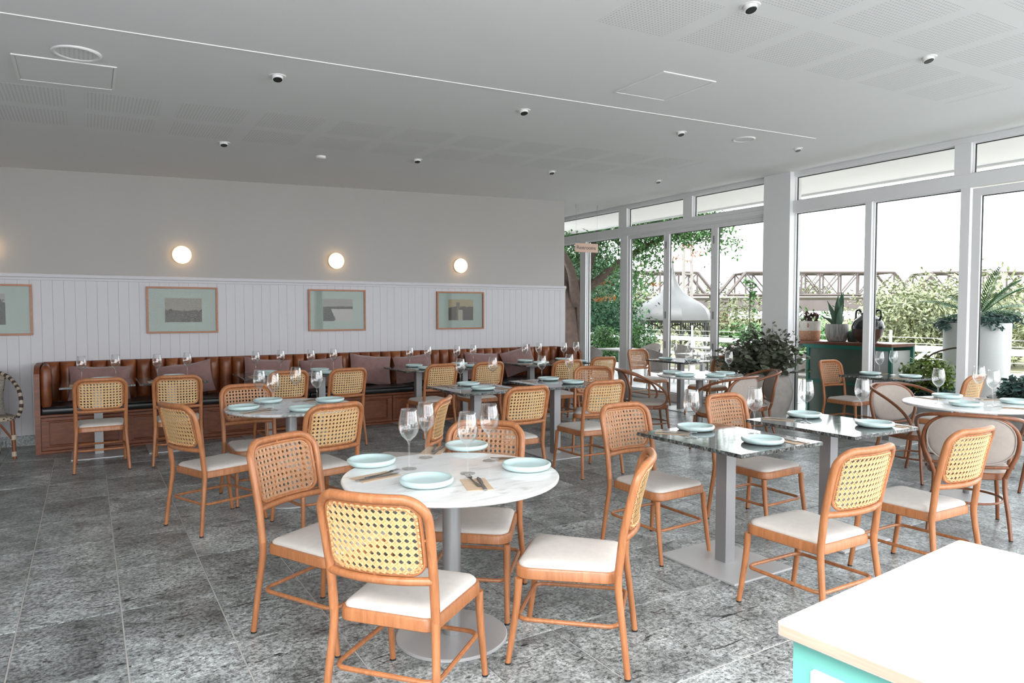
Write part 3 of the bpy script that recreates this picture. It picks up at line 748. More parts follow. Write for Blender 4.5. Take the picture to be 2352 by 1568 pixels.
for k in CUT:
    L = sorted(CUT[k], key=lambda p: proj((p[0], p[1], TZ))[0]); W_ = places(L)
    for (x, y, a, near), w_ in zip(L, W_):
        a = radians(a); ex = Vector((cos(a), sin(a))); ey = Vector((-sin(a), cos(a))); w2 = w_.replace('the only', 'single')
        if near: tag(obj('napkin_sleeve', nap_me, None, (x, y, TZ+.0005), rz=a), 'brown paper cutlery sleeve, %s on the %s' % (w2, T[k][1]), 'napkin', 'cutlery sleeves')
        tag(obj('fork', fork_me, None, (x-ex.x*.006-ey.x*-.045, y-ex.y*.006-ey.y*-.045, TZ+.0012), rz=a+.10), 'steel fork on the %s paper sleeve of the %s' % (w2, T[k][1]), 'fork', 'forks')
        tag(obj('knife', knife_me, None, (x+ex.x*.022, y+ex.y*.022, TZ+.0006), rz=a-.04), 'steel knife on the %s paper sleeve of the %s' % (w2, T[k][1]), 'knife', 'knives')
# ================================================================== banquette
bq = thing('banquette', 'long brown leather banquette with channelled back along the panelled wall', 'banquette', (0, 0, 0))
BX0, BX1, BF = -.495, 6.66, 8.77
def endp(x0, x1, name='end_panel'):
    o = [(BF-.01, 0), (YW-.015, 0), (YW-.015, .93), (BF+.16, .93), (BF+.06, .905), (BF, .85), (BF-.01, .80)]
    n = len(o); vs = [(x0, y, z) for y, z in o]+[(x1, y, z) for y, z in o]
    fs = [tuple(reversed(range(n))), tuple(range(n, 2*n))]+[(i, (i+1) % n, (i+1) % n+n, i+n) for i in range(n)]
    MB().add(vs, fs).build(name, 'banquette_wood', bq, 30)
endp(BX0, BX0+.05); endp(BX1-.05, BX1)
MB().box(BX0+.05, BX1-.05, BF+.02, YW-.02, .0, .40).build('plinth', 'banquette_wood', bq, 0)
MB().cbox(BX0+.05, BX1-.05, BF-.002, BF+.05, .385, .415, .006).build('top_rail', 'banquette_wood', bq)
MB().cbox(BX0+.05, BX1-.05, BF-.004, BF+.05, .0, .032, .006).build('base_rail', 'banquette_wood', bq)
npan = 9; pw = (BX1-BX0-.1)/npan
pan_mb = MB().cbox(-pw/2+.006, pw/2-.006, 0, .03, .036, .382, .003)
for a, b, c, d in ((-pw/2+.006, pw/2-.006, .036, .07), (-pw/2+.006, pw/2-.006, .35, .382), (-pw/2+.006, -pw/2+.05, .07, .35), (pw/2-.05, pw/2-.006, .07, .35)): pan_mb.cbox(a, b, -.016, .004, c, d, .002)
for a, b, c, d in ((-pw/2+.05, pw/2-.05, .07, .092), (-pw/2+.05, pw/2-.05, .328, .35), (-pw/2+.05, -pw/2+.072, .07, .35), (pw/2-.072, pw/2-.05, .07, .35)): pan_mb.cbox(a, b, -.022, .004, c, d, .007)
pan_me = pan_mb.mesh('front_panel', 'banquette_wood', 30)
for i in range(npan): obj('front_panel', pan_me, bq, (BX0+.05+pw*(i+.5), BF+.014, 0))
nc = 5; cw = (BX1-BX0-.1)/nc
cu = rpoly([(-cw/2+.002, 0), (cw/2-.002, 0), (cw/2-.002, .55), (-cw/2+.002, .55)], .02, 4)
cu_me = MB().loft([(offs(cu, .012), .412), (cu, .424), (cu, .47), (offs(cu, .008), .486), (offs(cu, .03), .493), (scl(cu, .7), .497)]).mesh('seat_cushion', 'leather_black', 60)
for i in range(nc): obj('seat_cushion', cu_me, bq, (BX0+.05+cw*(i+.5), BF-.005, 0))
# channelled back: each channel a swollen vertical roll that tapers toward the seat
nch = 46; chw = (BX1-BX0-.12)/nch
def channel(w_):
    m = MB(); vs = []; fs = []; K = 8; zs = [.49, .53, .60, .70, .80, .87, .905, .928, .938]; dp = [.055, .07, .075, .08, .085, .082, .07, .048, .018]
    for z, d in zip(zs, dp):
        for k in range(K+1):
            t = k/K*2-1; vs.append((t*w_/2, -.035-d*sqrt(max(0, 1-t*t*.97))-.012*(.938-z)/.45*0, z))
    n = K+1
    for i in range(len(zs)-1):
        for k in range(K): fs.append((i*n+k, i*n+k+1, (i+1)*n+k+1, (i+1)*n+k))
    b = len(vs)
    vs += [(-w_/2, 0, .49), (w_/2, 0, .49), (w_/2, 0, .938), (-w_/2, 0, .938)]
    L = len(zs)-1
    fs += [tuple([b+3, b+2]+[L*n+k for k in range(K, -1, -1)])[::-1], tuple([b, b+1]+[k for k in range(K, -1, -1)])]
    fs += [tuple([b+0]+[i*n for i in range(L+1)]+[b+3]), tuple([b+1, b+2]+[i*n+K for i in range(L, -1, -1)])]
    m.add(vs, fs); return m
ch_me = channel(chw-.002).mesh('back_channel', 'leather_tan', 70)
for i in range(nch): obj('back_channel', ch_me, bq, (BX0+.06+chw*(i+.5), YW-.03, 0))
# bolsters turning the corners at both ends
for sx, x0 in ((1, BX0+.05), (-1, BX1-.05)):
    for y0, y1, th in ((BF+.03, BF+.23, .10), (BF+.235, BF+.44, .09)):
        o = rpoly([(x0 if sx > 0 else x0-th, y0), (x0+th if sx > 0 else x0, y0), (x0+th if sx > 0 else x0, y1), (x0 if sx > 0 else x0-th, y1)], .04, 5)
        MB().loft([(offs(o, .012), .49), (offs(o, .0), .52), (offs(o, -.004), .8), (offs(o, .004), .89), (offs(o, .02), .925), (offs(o, .045), .938)]).build('side_bolster', 'leather_tan', bq, 60)

# ---- mauve quilted cushions leaning on the banquette
def cushion_mb(w_, h, th, seed, quilt=True):
    r_ = random.Random(seed); m = MB(); n = 18; vs = []; fs = []
    for side in (1, -1):
        for j in range(n+1):
            for i in range(n+1):
                u, v = i/n*2-1, j/n*2-1
                e = (1-abs(u)**2.6)*(1-abs(v)**2.6); pin = 1-.055*(1-abs(v)**2)*abs(u)**3-.0
                x = u*w_/2*(1-.07*(1-v*v)); z = v*h/2*(1-.09*(1-u*u)) + .012*mnoise.noise(Vector((u*1.5+seed, v, 0)))
                q = 0
                if quilt: q = -.006*max(0, 1-abs(((u+v)*2.2) % 1-.5)*14)-.006*max(0, 1-abs(((u-v)*2.2) % 1-.5)*14)
                vs.append((x, side*(th/2*e**.5+q*e), z+h/2))
    s0 = (n+1)**2
    for j in range(n):
        for i in range(n):
            a = j*(n+1)+i; fs.append((a, a+n+1, a+n+2, a+1)); a += s0; fs.append((a, a+1, a+n+2, a+n+1))
    return m.add(vs, fs)
cus = [( .10, .62, .40, 2, 'mauve velvet cushion behind the first banquette table'), (1.02, .62, .40, -7, 'mauve velvet cushion behind the second banquette table'),
       (1.92, .58, .42, 6, 'mauve velvet cushion behind the third banquette table'), (2.68, .58, .40, -5, 'mauve velvet cushion behind the fourth banquette table'),
       (3.30, .60, .42, 6, 'quilted mauve cushion left of the fifth banquette table'), (3.98, .60, .40, -4, 'quilted mauve cushion behind the fifth banquette table'),
       (5.06, .58, .40, 4, 'mauve cushion upright left of the seventh banquette table'), (5.78, .58, .40, -14, 'mauve cushion near the right end of the banquette')]
for k, (x, w_, h, tilt, lab) in enumerate(cus):
    o = tag(cushion_mb(w_, h, .15, k).build('cushion', 'mauve_velvet', None, 180, (x, 9.13, .50)), lab, 'cushion', 'mauve cushions along the banquette')
    o.rotation_euler = (radians(-14), radians(tilt), 0)
    if abs(tilt) > 10: o.location.z += .05
o = tag(cushion_mb(.60, .30, .16, 21).build('cushion', 'mauve_velvet', None, 180, (5.05, 8.99, .49)), 'quilted mauve cushion lying low before the seventh banquette table', 'cushion', 'mauve cushions along the banquette'); o.rotation_euler = (radians(-38), radians(5), 0)

# ================================================================== pictures and sconces
def picture(x, label, mats, seed):
    R = thing('framed_picture', label, 'picture', (x, YW-.013, 1.24), group='framed old photographs on the panelling')
    W_, H_ = .80, .568; f = .022; m = MB()
    m.cbox(-W_/2, W_/2, -.03, 0, H_-f, H_, .002).cbox(-W_/2, W_/2, -.03, 0, 0, f, .002).cbox(-W_/2, -W_/2+f, -.03, 0, f, H_-f, .002).cbox(W_/2-f, W_/2, -.03, 0, f, H_-f, .002)
    m.build('frame', 'frame_wood', R)
    MB().box(-W_/2+f, W_/2-f, -.012, -.004, f, H_-f).build('mat_board', 'mat_green', R, 0)
    a, b, c, d = mats['rect']
    MB().box(a, b, -.0145, -.011, c, d).build('photograph', mats['mat'], R, 0)
    MB().box(-W_/2+f, W_/2-f, -.0215, -.0195, f, H_-f).build('pane', 'picture_glass', R, 0)
    return R
def sepia(name, kind):
    s = NT(name); tc = s.n('ShaderNodeTexCoord'); g = tc.outputs['Generated']; sp = s.n('ShaderNodeSeparateXYZ', {0: g}); x, z = sp.outputs[0], sp.outputs[2]
    nz = s.noise(s.n('ShaderNodeMapping', {'Vector': g, 'Scale': (9, 1, 14)}).outputs[0], 1.3, 8, .7, .5)
    nb = s.noise(s.n('ShaderNodeMapping', {'Vector': g, 'Scale': (3, 1, 3)}).outputs[0], 1.4, 5, .6)
    if kind == 0:     # town on a low shore under a pale sky
        hz = s.math('ADD', .50, s.math('MULTIPLY', s.math('SUBTRACT', nb, .5), .5)); land = s.math('LESS_THAN', z, hz)
        col = s.mix(land, (.19, .168, .135), s.ramp(nz, [(.42, (.008, .006, .004)), (.56, (.055, .038, .026)), (.70, (.20, .15, .11))]))
    elif kind == 1:   # pale water sweeping round a dark point
        hor = s.math('LESS_THAN', s.math('ABSOLUTE', s.math('SUBTRACT', z, .60)), s.math('MULTIPLY_ADD', nb, .10, .0))
        px_ = s.math('LESS_THAN', s.math('ADD', x, s.math('POWER', s.math('SUBTRACT', z, .2), 2.0)), s.math('MULTIPLY_ADD', nb, .3, .22)); low = s.math('LESS_THAN', z, .6)
        dark = s.math('MAXIMUM', hor, s.math('MULTIPLY', px_, low))
        col = s.mix(dark, s.mix(low, (.22, .20, .19), (.34, .31, .30)), s.ramp(nz, [(.3, (.012, .01, .01)), (.7, (.05, .04, .04))]))
    elif kind == 2:   # tower over dark roofs
        tw = s.math('MULTIPLY', s.math('LESS_THAN', s.math('ABSOLUTE', s.math('SUBTRACT', x, .38)), .07), s.math('LESS_THAN', z, .86))
        roofs = s.math('LESS_THAN', z, s.math('MULTIPLY_ADD', nb, .5, .36)); gap = s.math('MULTIPLY', s.math('LESS_THAN', s.math('ABSOLUTE', s.math('SUBTRACT', x, .48)), .09), s.math('LESS_THAN', z, .5))
        col = s.mix(roofs, (.27, .21, .12), s.ramp(nz, [(.35, (.012, .008, .006)), (.7, (.10, .07, .05))]))
        col = s.mix(tw, col, (.12, .09, .07)); col = s.mix(gap, col, (.30, .25, .2))
    else:             # dark tree mass
        t = s.math('LESS_THAN', z, s.math('MULTIPLY_ADD', nb, 1.0, .25)); col = s.mix(t, (.22, .21, .20), s.ramp(nz, [(.3, (.008, .008, .008)), (.7, (.05, .05, .045))]))
    s.p(Base_Color=col, Roughness=.6); return name
picture(-.925, 'framed photograph of dark trees, cut off by the left edge', {'rect': (-.19, .155, .12, .46), 'mat': sepia('photo_trees', 3)}, 1)
picture(1.005, 'framed sepia photograph of a town, first full picture from left', {'rect': (-.20, .215, .135, .43), 'mat': sepia('photo_town', 0)}, 2)
picture(2.942, 'framed photograph of pale water curving past a dark shore', {'rect': (-.20, .215, .135, .44), 'mat': sepia('photo_water', 1)}, 3)
picture(4.845, 'framed sepia photograph of a tower above roofs, nearest the window', {'rect': (-.205, .215, .135, .45), 'mat': sepia('photo_tower', 2)}, 4)
for x, lab in ((-.92, 'glowing opal wall lamp at the left edge of the picture'), (1.003, 'glowing opal wall lamp above the sepia town photograph'), (2.925, 'glowing opal wall lamp above the pale water photograph'), (4.837, 'glowing opal wall lamp above the tower photograph')):
    R = thing('wall_sconce', lab, 'wall lamp', (x, YW, 2.2), group='opal wall lamps')
    rot = Matrix.Rotation(pi/2, 4, 'X')
    MB().lathe([(0, 0), (.098, 0), (.100, .006), (.100, .022), (.094, .026), (0, .026)], 32).xf(rot).build('backplate', 'white_paint', R, 40)
    MB().lathe([(.092, .022), (.104, .034), (.108, .052), (.100, .078), (.076, .098), (.04, .108), (0, .110)], 32).xf(rot).build('opal_globe', 'opal_lamp', R, 180)
# ---- downlights
rows = {2.69: 'near', 5.06: 'middle', 7.30: 'far'}
for y, rn in rows.items():
    xs = [x for x in (1.17, 3.21, 5.05, 6.86) if -60 < proj((x, y, CZ(x)))[0] < 2400 and -40 < proj((x, y, CZ(x)))[1]]
    for i, x in enumerate(xs):
        R = thing('downlight', 'white gimbal downlight with black centre, %s from left in the %s ceiling row' % (ORD[i], rn), 'downlight', (x, y, CZ(x)), group='gimbal downlights')
        MB().lathe([(.040, -.003), (.055, -.004), (.058, .0), (.055, .004), (.040, .004)], 28, close=True).build('trim_ring', 'white_paint', R)
        t = Matrix.Rotation(radians(-16), 4, 'X')
        b = MB().lathe([(.030, -.030), (.036, -.031), (.037, -.028), (.037, .01), (.03, .01)], 24).xf(t).build('gimbal_body', 'white_paint', R)
        MB().lathe([(0, -.033), (.030, -.033), (.0315, -.031), (.0315, -.0), (0, -.0)], 24).xf(t).build('lamp_recess', 'downlight_black', b)

# ================================================================== hanging restroom sign
R = thing('hanging_sign', 'small pink hanging sign reading Restrooms, beside the end of the panelled wall', 'sign', (7.34, 9.55, 2.60)); R.rotation_euler.z = radians(-4)
MB().cbox(-.232, .232, -.006, .006, -.075, .075, .002).build('board', 'sign_pink', R)
for x in (-.215, .215): MB().tube([(x, 0, .07), (x, 0, .735)], .0014, 5).build('wire', 'wire_grey', R); MB().tube([(x, 0, .66), (x, 0, .735)], .005, 6).build('wire_fixing', 'wire_grey', R)
fc = bpy.data.curves.new('lettering', 'FONT'); fc.body = 'Restrooms'; fc.size = .088; fc.extrude = .0008; fc.align_x = 'CENTER'; fc.align_y = 'CENTER'; fc.materials.append(MATS['sign_text'])
fo = bpy.data.objects.new('lettering', fc); COL.objects.link(fo)
fm = bpy.data.meshes.new_from_object(fo.evaluated_get(bpy.context.evaluated_depsgraph_get())); bpy.data.objects.remove(fo)
fo = obj('lettering', fm, R)
if not fm.materials: fm.materials.append(MATS['sign_text'])
fo.parent = R; fo.location = (-.01, -.0075, 0); fo.rotation_euler = (pi/2, 0, 0)

# ================================================================== counter at the lower right
ct = thing('service_counter', 'teal service counter with pale timber top in the lower right corner', 'counter', (1.09, .835, 0), rz=radians(4.5))
o = rpoly([(0, -.80), (.80, -.80), (.80, 0), (0, 0)], .012, 4)
MB().loft([(offs(o, .002), .895), (o, .897), (o, .918), (offs(o, .003), .92)]).build('counter_top', ['pale_laminate'], ct, 20)
MB().box(-.0005, .0004, -.785, -.012, .899, .9165).build('ply_edge', 'counter_ply', ct, 0)
body = MB().box(.03, .78, -.78, -.02, .05, .895).build('cabinet_body', 'teal_paint', ct, 0)
MB().cbox(.022, .034, -.70, -.06, .62, .845, .003).build('drawer_front', 'drawer_white', ct)
MB().cbox(.022, .034, -.70, -.06, .33, .60, .003).build('drawer_front', 'drawer_white', ct)
MB().cbox(.022, .034, -.70, -.06, .08, .31, .003).build('drawer_front', 'drawer_white', ct)
MB().box(.06, .75, -.75, -.05, 0, .05).build('toe_kick', 'black_gasket', ct, 0)

# ================================================================== wicker armchair at the far left
wc = thing('wicker_armchair', 'cream and dark woven wicker armchair at the left edge by the panelled wall', 'armchair', (-.96, 8.78, 0), rz=radians(-160))
s = NT('woven_check'); v = s.coord((1, 1, 1), which='Object'); sp = s.n('ShaderNodeSeparateXYZ', {0: v})
fx = s.math('FRACT', s.math('MULTIPLY', s.math('ADD', sp.outputs[0], sp.outputs[1]), 24.0)); fz = s.math('FRACT', s.math('MULTIPLY', s.math('ADD', sp.outputs[2], s.math('MULTIPLY', s.math('FLOOR', s.math('MULTIPLY', s.math('ADD', sp.outputs[0], sp.outputs[1]), 24.0)), .0167)), 30.0))
dk = s.math('MULTIPLY', s.math('LESS_THAN', fx, .42), s.math('LESS_THAN', fz, .42)); s.p(Base_Color=s.mix(dk, (.42, .34, .27), (.035, .022, .018)), Roughness=.7); s.bump(dk, .4, .004)
o = rpoly([(-.27, -.25), (.27, -.25), (.27, .27), (-.27, .27)], .14, 6)
MB().loft([(offs(o, .01), .395), (o, .405), (o, .43), (offs(o, .012), .44)]).build('seat', 'woven_check', wc, 40)
# curved back panel
m = MB(); n = 14; vs = []; fs = []
for j in range(9):
    for i in range(n+1):
        a = radians(-52+104*i/n); z = .44+.052*j*(1-.10*abs(i/n*2-1)**2); rr = .27+.012*j
        for t in (0, .02): vs.append((sin(a)*(rr+t), -cos(a)*(rr+t)-.0, z))
for j in range(8):
    for i in range(n):
        a = (j*(n+1)+i)*2; b = a+2; c = a+2*(n+1); d = c+2; fs += [(a, b, d, c), (a+1, c+1, d+1, b+1)]
for i in range(n):
    a = (8*(n+1)+i)*2; fs.append((a, a+2, a+3, a+1)); a = i*2; fs.append((a, a+1, a+3, a+2))
m.add(vs, fs).build('back_panel', 'woven_check', wc, 60)
arm = [(.27, .20, .42), (.30, .22, .52), (.31, .16, .66), (.31, .02, .75), (.29, -.14, .82), (.22, -.27, .868), (.10, -.355, .885), (0, -.375, .888)]
arm = [V(*p) for p in arm]+[V(-p[0], p[1], p[2]) for p in reversed(arm[:-1])]
ap = crom(arm, 8); m = MB()
for i in range(0, len(ap)-1):
    m.mi = (i//2) % 2; m.tube([ap[i], ap[i+1]], .019, 10, caps=False)
m.build('arm_rail', ['cane_wicker_cream', 'cane_wicker_dark'], wc, 60)
for x, y in ((-.22, .22), (.22, .22), (-.2, -.2), (.2, -.2)):
    l = MB().tube([(x*1.04, y*1.06, 0), (x, y, .40)], [.018, .02], 10).build('leg', 'tub_wood', wc)
    for z in (.03, .2): MB().tube([(x*1.03, y*1.045, z), (x*1.025, y*1.04, z+.05)], .0235, 10).build('leg_wrap', 'cane_wicker_cream', l)
    MB().tube([(x*1.02, y*1.03, .19), (x*.55, y*1.0, .36), (x*.35, y*1.0, .395)], .011, 8).build('brace', 'tub_wood', l)
o = tag(cushion_mb(.40, .36, .13, 31, False).build('cushion', 'grey_boucle', None, 180, (-.93, 8.70, .445)), 'grey boucle cushion on the wicker armchair at the left', 'cushion'); o.rotation_euler = (radians(-8), 0, radians(14))
# ================================================================== plants
def leaf_mb(m, p, d, up, L, W_, bend=.15):
    """one pointed leaf: 4 triangles"""
    d = d.normalized(); s_ = d.cross(up); s_ = s_.normalized() if s_.length > 1e-4 else d.orthogonal().normalized(); n = s_.cross(d)
    a = p; b = p+d*L*.45+s_*W_/2-n*L*bend*.4; c = p+d*L-n*L*bend; e = p+d*L*.45-s_*W_/2-n*L*bend*.4; q = p+d*L*.5+n*W_*.1-n*L*bend*.2
    m.add([a, b, c, e, q], [(0, 1, 4), (1, 2, 4), (2, 3, 4), (3, 0, 4)])
def foliage(seed, blobs, n, L, W_, clump=14, cr=.22, droop=.3):
    r_ = random.Random(seed); m = MB(); tot = sum(b[3]*b[4]*b[5] for b in blobs)
    for (x, y, z, rx, ry, rz) in blobs:
        k = int(n*rx*ry*rz/tot/clump)+1
        for _ in range(k):
            while True:
                u = Vector((r_.uniform(-1, 1), r_.uniform(-1, 1), r_.uniform(-1, 1)))
                if .25 < u.length < 1: break
            c = Vector((x+u.x*rx, y+u.y*ry, z+u.z*rz)); sc = min(rx, ry, rz)*cr*2
            for _ in range(clump):
                o = Vector((r_.gauss(0, 1), r_.gauss(0, 1), r_.gauss(0, .7)))*sc*.5
                d = Vector((r_.gauss(0, 1), r_.gauss(0, 1), r_.gauss(-droop, .6)))
                leaf_mb(m, c+o, d, Vector((r_.gauss(0, .5), r_.gauss(0, .5), 1)), L*r_.uniform(.6, 1.2), W_*r_.uniform(.7, 1.2))
    return m
def stuff(o): o['kind'] = 'stuff'; return o
# ---- eucalyptus in a big concrete pot
ep = thing('potted_eucalyptus', 'bushy dark eucalyptus in a tall concrete pot beside the white column', 'plant', (7.72, 6.12, 0))
MB().lathe([(0, 0), (.20, 0), (.21, .01), (.285, .18), (.335, .36), (.345, .46), (.325, .56), (.29, .63), (.282, .655), (.30, .67), (.305, .685), (.295, .695), (.275, .69), (.27, .65), (0, .64)], 40).build('pot', 'concrete_pot', ep, 40)
r_ = random.Random(5); st = MB(); lf = MB(); disc = [(cos(2*pi*k/7), sin(2*pi*k/7)) for k in range(7)]
for i in range(125):
    a = r_.uniform(0, 2*pi); el = r_.uniform(.16, 1.45); Ls = r_.uniform(.46, .74)*(1.15 if el < .6 else 1)
    d = Vector((cos(a)*cos(el)*(.98 if cos(a) < 0 else .62), sin(a)*cos(el)*(1.1 if sin(a) < 0 else .9), sin(el)*.95+.05)); p0 = Vector((cos(a)*.08, sin(a)*.08, .62))
    pts = [p0+d*Ls*t+Vector((0, 0, -.10*t*t*cos(el)+.05*t)) for t in [k/6 for k in range(7)]]
    pts = [p+Vector((r_.gauss(0, .008), r_.gauss(0, .008), r_.gauss(0, .008))) for p in pts]
    st.tube(pts, [.0045-.003*k/6 for k in range(7)], 5)
    nl = 15
    for k in range(nl):
        t = .22+.80*k/nl; f = min(5.999, t*6); q = pts[int(f)].lerp(pts[min(6, int(f)+1)], f-int(f)) if t < 1 else pts[6]
        s2 = 1 if k % 2 else -1; ax = Vector((-sin(a+k*1.3), cos(a+k*1.3), .3*s2))*s2
        c = q+ax*.034; rr = r_.uniform(.028, .042)*(1.0 if t < .85 else .65)
        n = Vector((r_.gauss(0, .6), r_.gauss(0, .6), 1)).normalized(); u = n.orthogonal().normalized(); w_ = n.cross(u)
        lf.add([c+u*x*rr+w_*y*rr-n*.004*(x*x) for x, y in disc], [tuple(range(7))])
st.build('stem', 'bark', ep, 60); stuff(lf.build('foliage', 'leaf_euca', ep, 0))

# ================================================================== outside: ground, fence
tag(MB().box(8.42, 13.7, -8, 30, -.30, -.02).build('terrace', 'terrace_paving', smooth=0), 'pale paved terrace outside the windows', kind='structure')
m = MB(); vs = []; fs = []; nx, ny = 26, 26
for j in range(ny+1):
    for i in range(nx+1):
        x = 13.7+(i/nx)**2*260; y = -60+j/ny*260; d = x-13.7
        vs.append((x, y, -.05-1.25*min(1, d/9)+.10*mnoise.noise(Vector((x*.1, y*.1, 0)))))
for j in range(ny):
    for i in range(nx): a = j*(nx+1)+i; fs.append((a, a+1, a+nx+2, a+nx+1))
tag(m.add(vs, fs).build('lawn', 'dry_grass', smooth=180), 'dry pale grass sloping down to the river', kind='structure')
tag(MB().box(-40, 8.42, 13.2, 60, -.3, -.03).box(-40, -5.2, -8, 13.2, -.3, -.03).box(-40, 8.42, -40, -.95, -.3, -.02).build('yard', 'yard_paving', smooth=0), 'unseen paving around the building, made pale to bounce light in', kind='structure')
rf = thing('rail_fence', 'white timber rail fence along the terrace edge', 'fence', (13.5, 0, 0))
for y in range(-3, 31, 2):
    MB().cbox(-.045, .045, y-.045, y+.045, -.02, .84, .004).build('post', 'render_white', rf)
    br = MB().tube([(0, y+.05, .78), (0, y+.95, .05)], .035, 4).build('brace', 'render_white', rf, 0)
for z0, z1 in ((.75, .86), (.38, .45)): MB().cbox(-.06, .06, -3, 30, z0, z1, .005).build('rail', 'render_white', rf)
wf = thing('wire_fence', 'thin wire mesh fence on slim white posts beyond the rail fence', 'fence', (14.6, 0, -.15))
for k in range(18): MB().box(-.02, .02, -3+k*1.9-.02, -3+k*1.9+.02, -.1, 1.27).build('post', 'render_white', wf, 0)
for z in (.55, .7, .85, 1.0, 1.12): MB().tube([(0, -3, z), (0, 30, z)], .006, 4).build('wire', 'render_white', wf, 0)

# ---- near tree with a forked trunk and long drooping canopy
nt = thing('large_tree', 'large dark-limbed tree with orange flowers left of the bifold doors', 'tree', (11.0, 14.9, -.5))
for pts, r0, r1 in (([(0, 0, 0), (-.05, .05, 1.2), (-.18, .12, 2.4), (-.42, .3, 4.2), (-.6, .5, 6)], .33, .14), ([(.12, 0, .5), (.22, -.1, 1.6), (.20, -.2, 2.7), (.5, -.5, 4.3), (1.0, -1.0, 5.6)], .24, .08),
                    ([(.05, -.05, 2.2), (-.3, -.4, 2.9), (-.9, -.9, 3.35), (-1.6, -1.5, 3.6)], .15, .05), ([(.2, -.15, 2.5), (.9, -.9, 3.3), (1.5, -1.5, 3.8), (2.2, -2.2, 4.1)], .12, .03), ([(.2, -.1, 1.9), (.7, .2, 2.5), (1.3, .6, 2.9)], .08, .03)):
    p = crom(pts, 5); MB().tube(p, [r0+(r1-r0)*i/(len(p)-1) for i in range(len(p))], 12).build('trunk', 'bark', nt, 60)
stuff(foliage(11, [(.3, -.3, 4.6, 2.6, 2.4, .8), (1.5, -1.4, 4.35, 1.3, 1.2, .75), (2.3, -2.3, 4.25, .8, .8, .6), (2.6, -2.75, 3.75, .42, .42, .62), (2.0, -2.1, 4.2, 1.1, 1.0, .5), (1.3, -1.1, 3.3, .8, .7, .8), (-.9, .3, 4.3, 1.6, 1.5, .9), (.5, .2, 3.3, .9, .8, .9)], 30000, .135, .055).build('foliage', 'leaf_tree', nt, 0))
fl = MB(); r_ = random.Random(3)
for (x, y, z) in ((1.75, -2.0, 3.35), (2.0, -2.2, 3.62), (2.15, -2.3, 3.45), (.7, -.4, 2.75), (.85, -.5, 2.35), (1.5, -1.5, 2.7), (.6, -.3, 2.3)):
    for _ in range(46):
        q = Vector((x+r_.gauss(0, .10), y+r_.gauss(0, .10), z+r_.gauss(0, .035))); leaf_mb(fl, q, Vector((r_.gauss(0, 1), r_.gauss(0, 1), .8)), Vector((0, 0, 1)), .09, .03)
stuff(fl.build('flowers', 'flower_orange', nt, 0))
# ---- background trees and shrubs (x, y, base z, blobs, leaves, label)
def bush(name, x, y, z, blobs, n, mat, label, L=.28, W_=.11, trunk=None, group=None, clump=14):
    t = thing(name, label, 'tree' if trunk else 'shrub', (x, y, z), group=group)
    stuff(foliage(hash((round(x*10), round(y*10))) % 9999, blobs, n, L, W_, clump).build('foliage', mat, t, 0))
    if trunk: MB().tube([(0, 0, -.3), (0, 0, trunk)], [.16, .07], 8).build('trunk', 'bark', t)
    return t
G = 'trees and shrubs beyond the terrace'
bush('leafy_tree', 14.0, 18.4, -1.0, [(0, 0, 2.9, 1.7, 1.7, 1.9), (.9, -.6, 1.5, 1.2, 1.2, 1.1)], 11000, 'leaf_deep', 'deep green leafy tree behind the large trunk', .17, .07, 2.5, G)
bush('leafy_tree', 15.9, 20.6, -1.2, [(0, 0, 2.9, 1.7, 1.7, 2.2), (.4, -.5, 1.5, 1.1, 1.1, 1.2)], 11000, 'leaf_tree', 'bright leafy tree left of the gazebo', .18, .075, 2.4, G)
bush('leafy_tree', 21.5, 28.0, -1.2, [(0, 0, 3.2, 3.0, 3.0, 2.6), (3.0, -2, 2.0, 2, 2, 1.6)], 5000, 'leaf_pale', 'pale distant tree behind the gazebo', .36, .15, 2.5, G)
bush('garden_shrub', 25.5, 21.0, -1.3, [(0, 0, 1.0, 1.8, 1.8, 1.2), (1.6, -1.6, 1.3, 1.6, 1.6, 1.5)], 3600, 'leaf_tree', 'green shrub right of the gazebo', .30, .11, None, G)
bush('garden_shrub', 26.5, 22.5, -1.3, [(0, 0, 1.6, 2.0, 2.0, 1.9)], 3200, 'leaf_olive', 'feathery olive shrub seen past the bifold doors', .34, .10, None, G)
bush('riverside_tree', 37.0, 20.3, -1.3, [(0, 0, 2.4, 2.6, 2.6, 2.2), (1.2, -2.4, 1.7, 2.2, 2.2, 1.8)], 10000, 'leaf_pale', 'pale olive tree in front of the far bridge at right', .36, .13, 2.2, G)
bush('garden_shrub', 33.0, 22.5, -1.3, [(0, 0, .9, 2.2, 2.2, 1.1)], 2200, 'leaf_olive', 'low olive shrub behind the green cabinet', .34, .12, None, G)
bush('riverside_tree', 40.4, 17.5, -1.3, [(0, 0, 2.6, 3.4, 3.4, 2.4)], 3200, 'leaf_pale', 'pale tree behind the tall white planter', .42, .16, 2.2, G)
for k, (x, y, s_) in enumerate(((132, 122, 1.1), (150, 108, 1.2), (176, 92, 1.2), (190, 70, 1.3))):
    bush('distant_tree', x, y, 0, [(0, 0, 4.5*s_, 6*s_, 6*s_, 3.2*s_), (6, -4, 3.2, 6, 6, 2.6)], 1500, 'leaf_olive', 'hazy far tree beyond the bridge, number %s along the bank' % ORD[k], 1.0, .45, 2.5, G, 10)

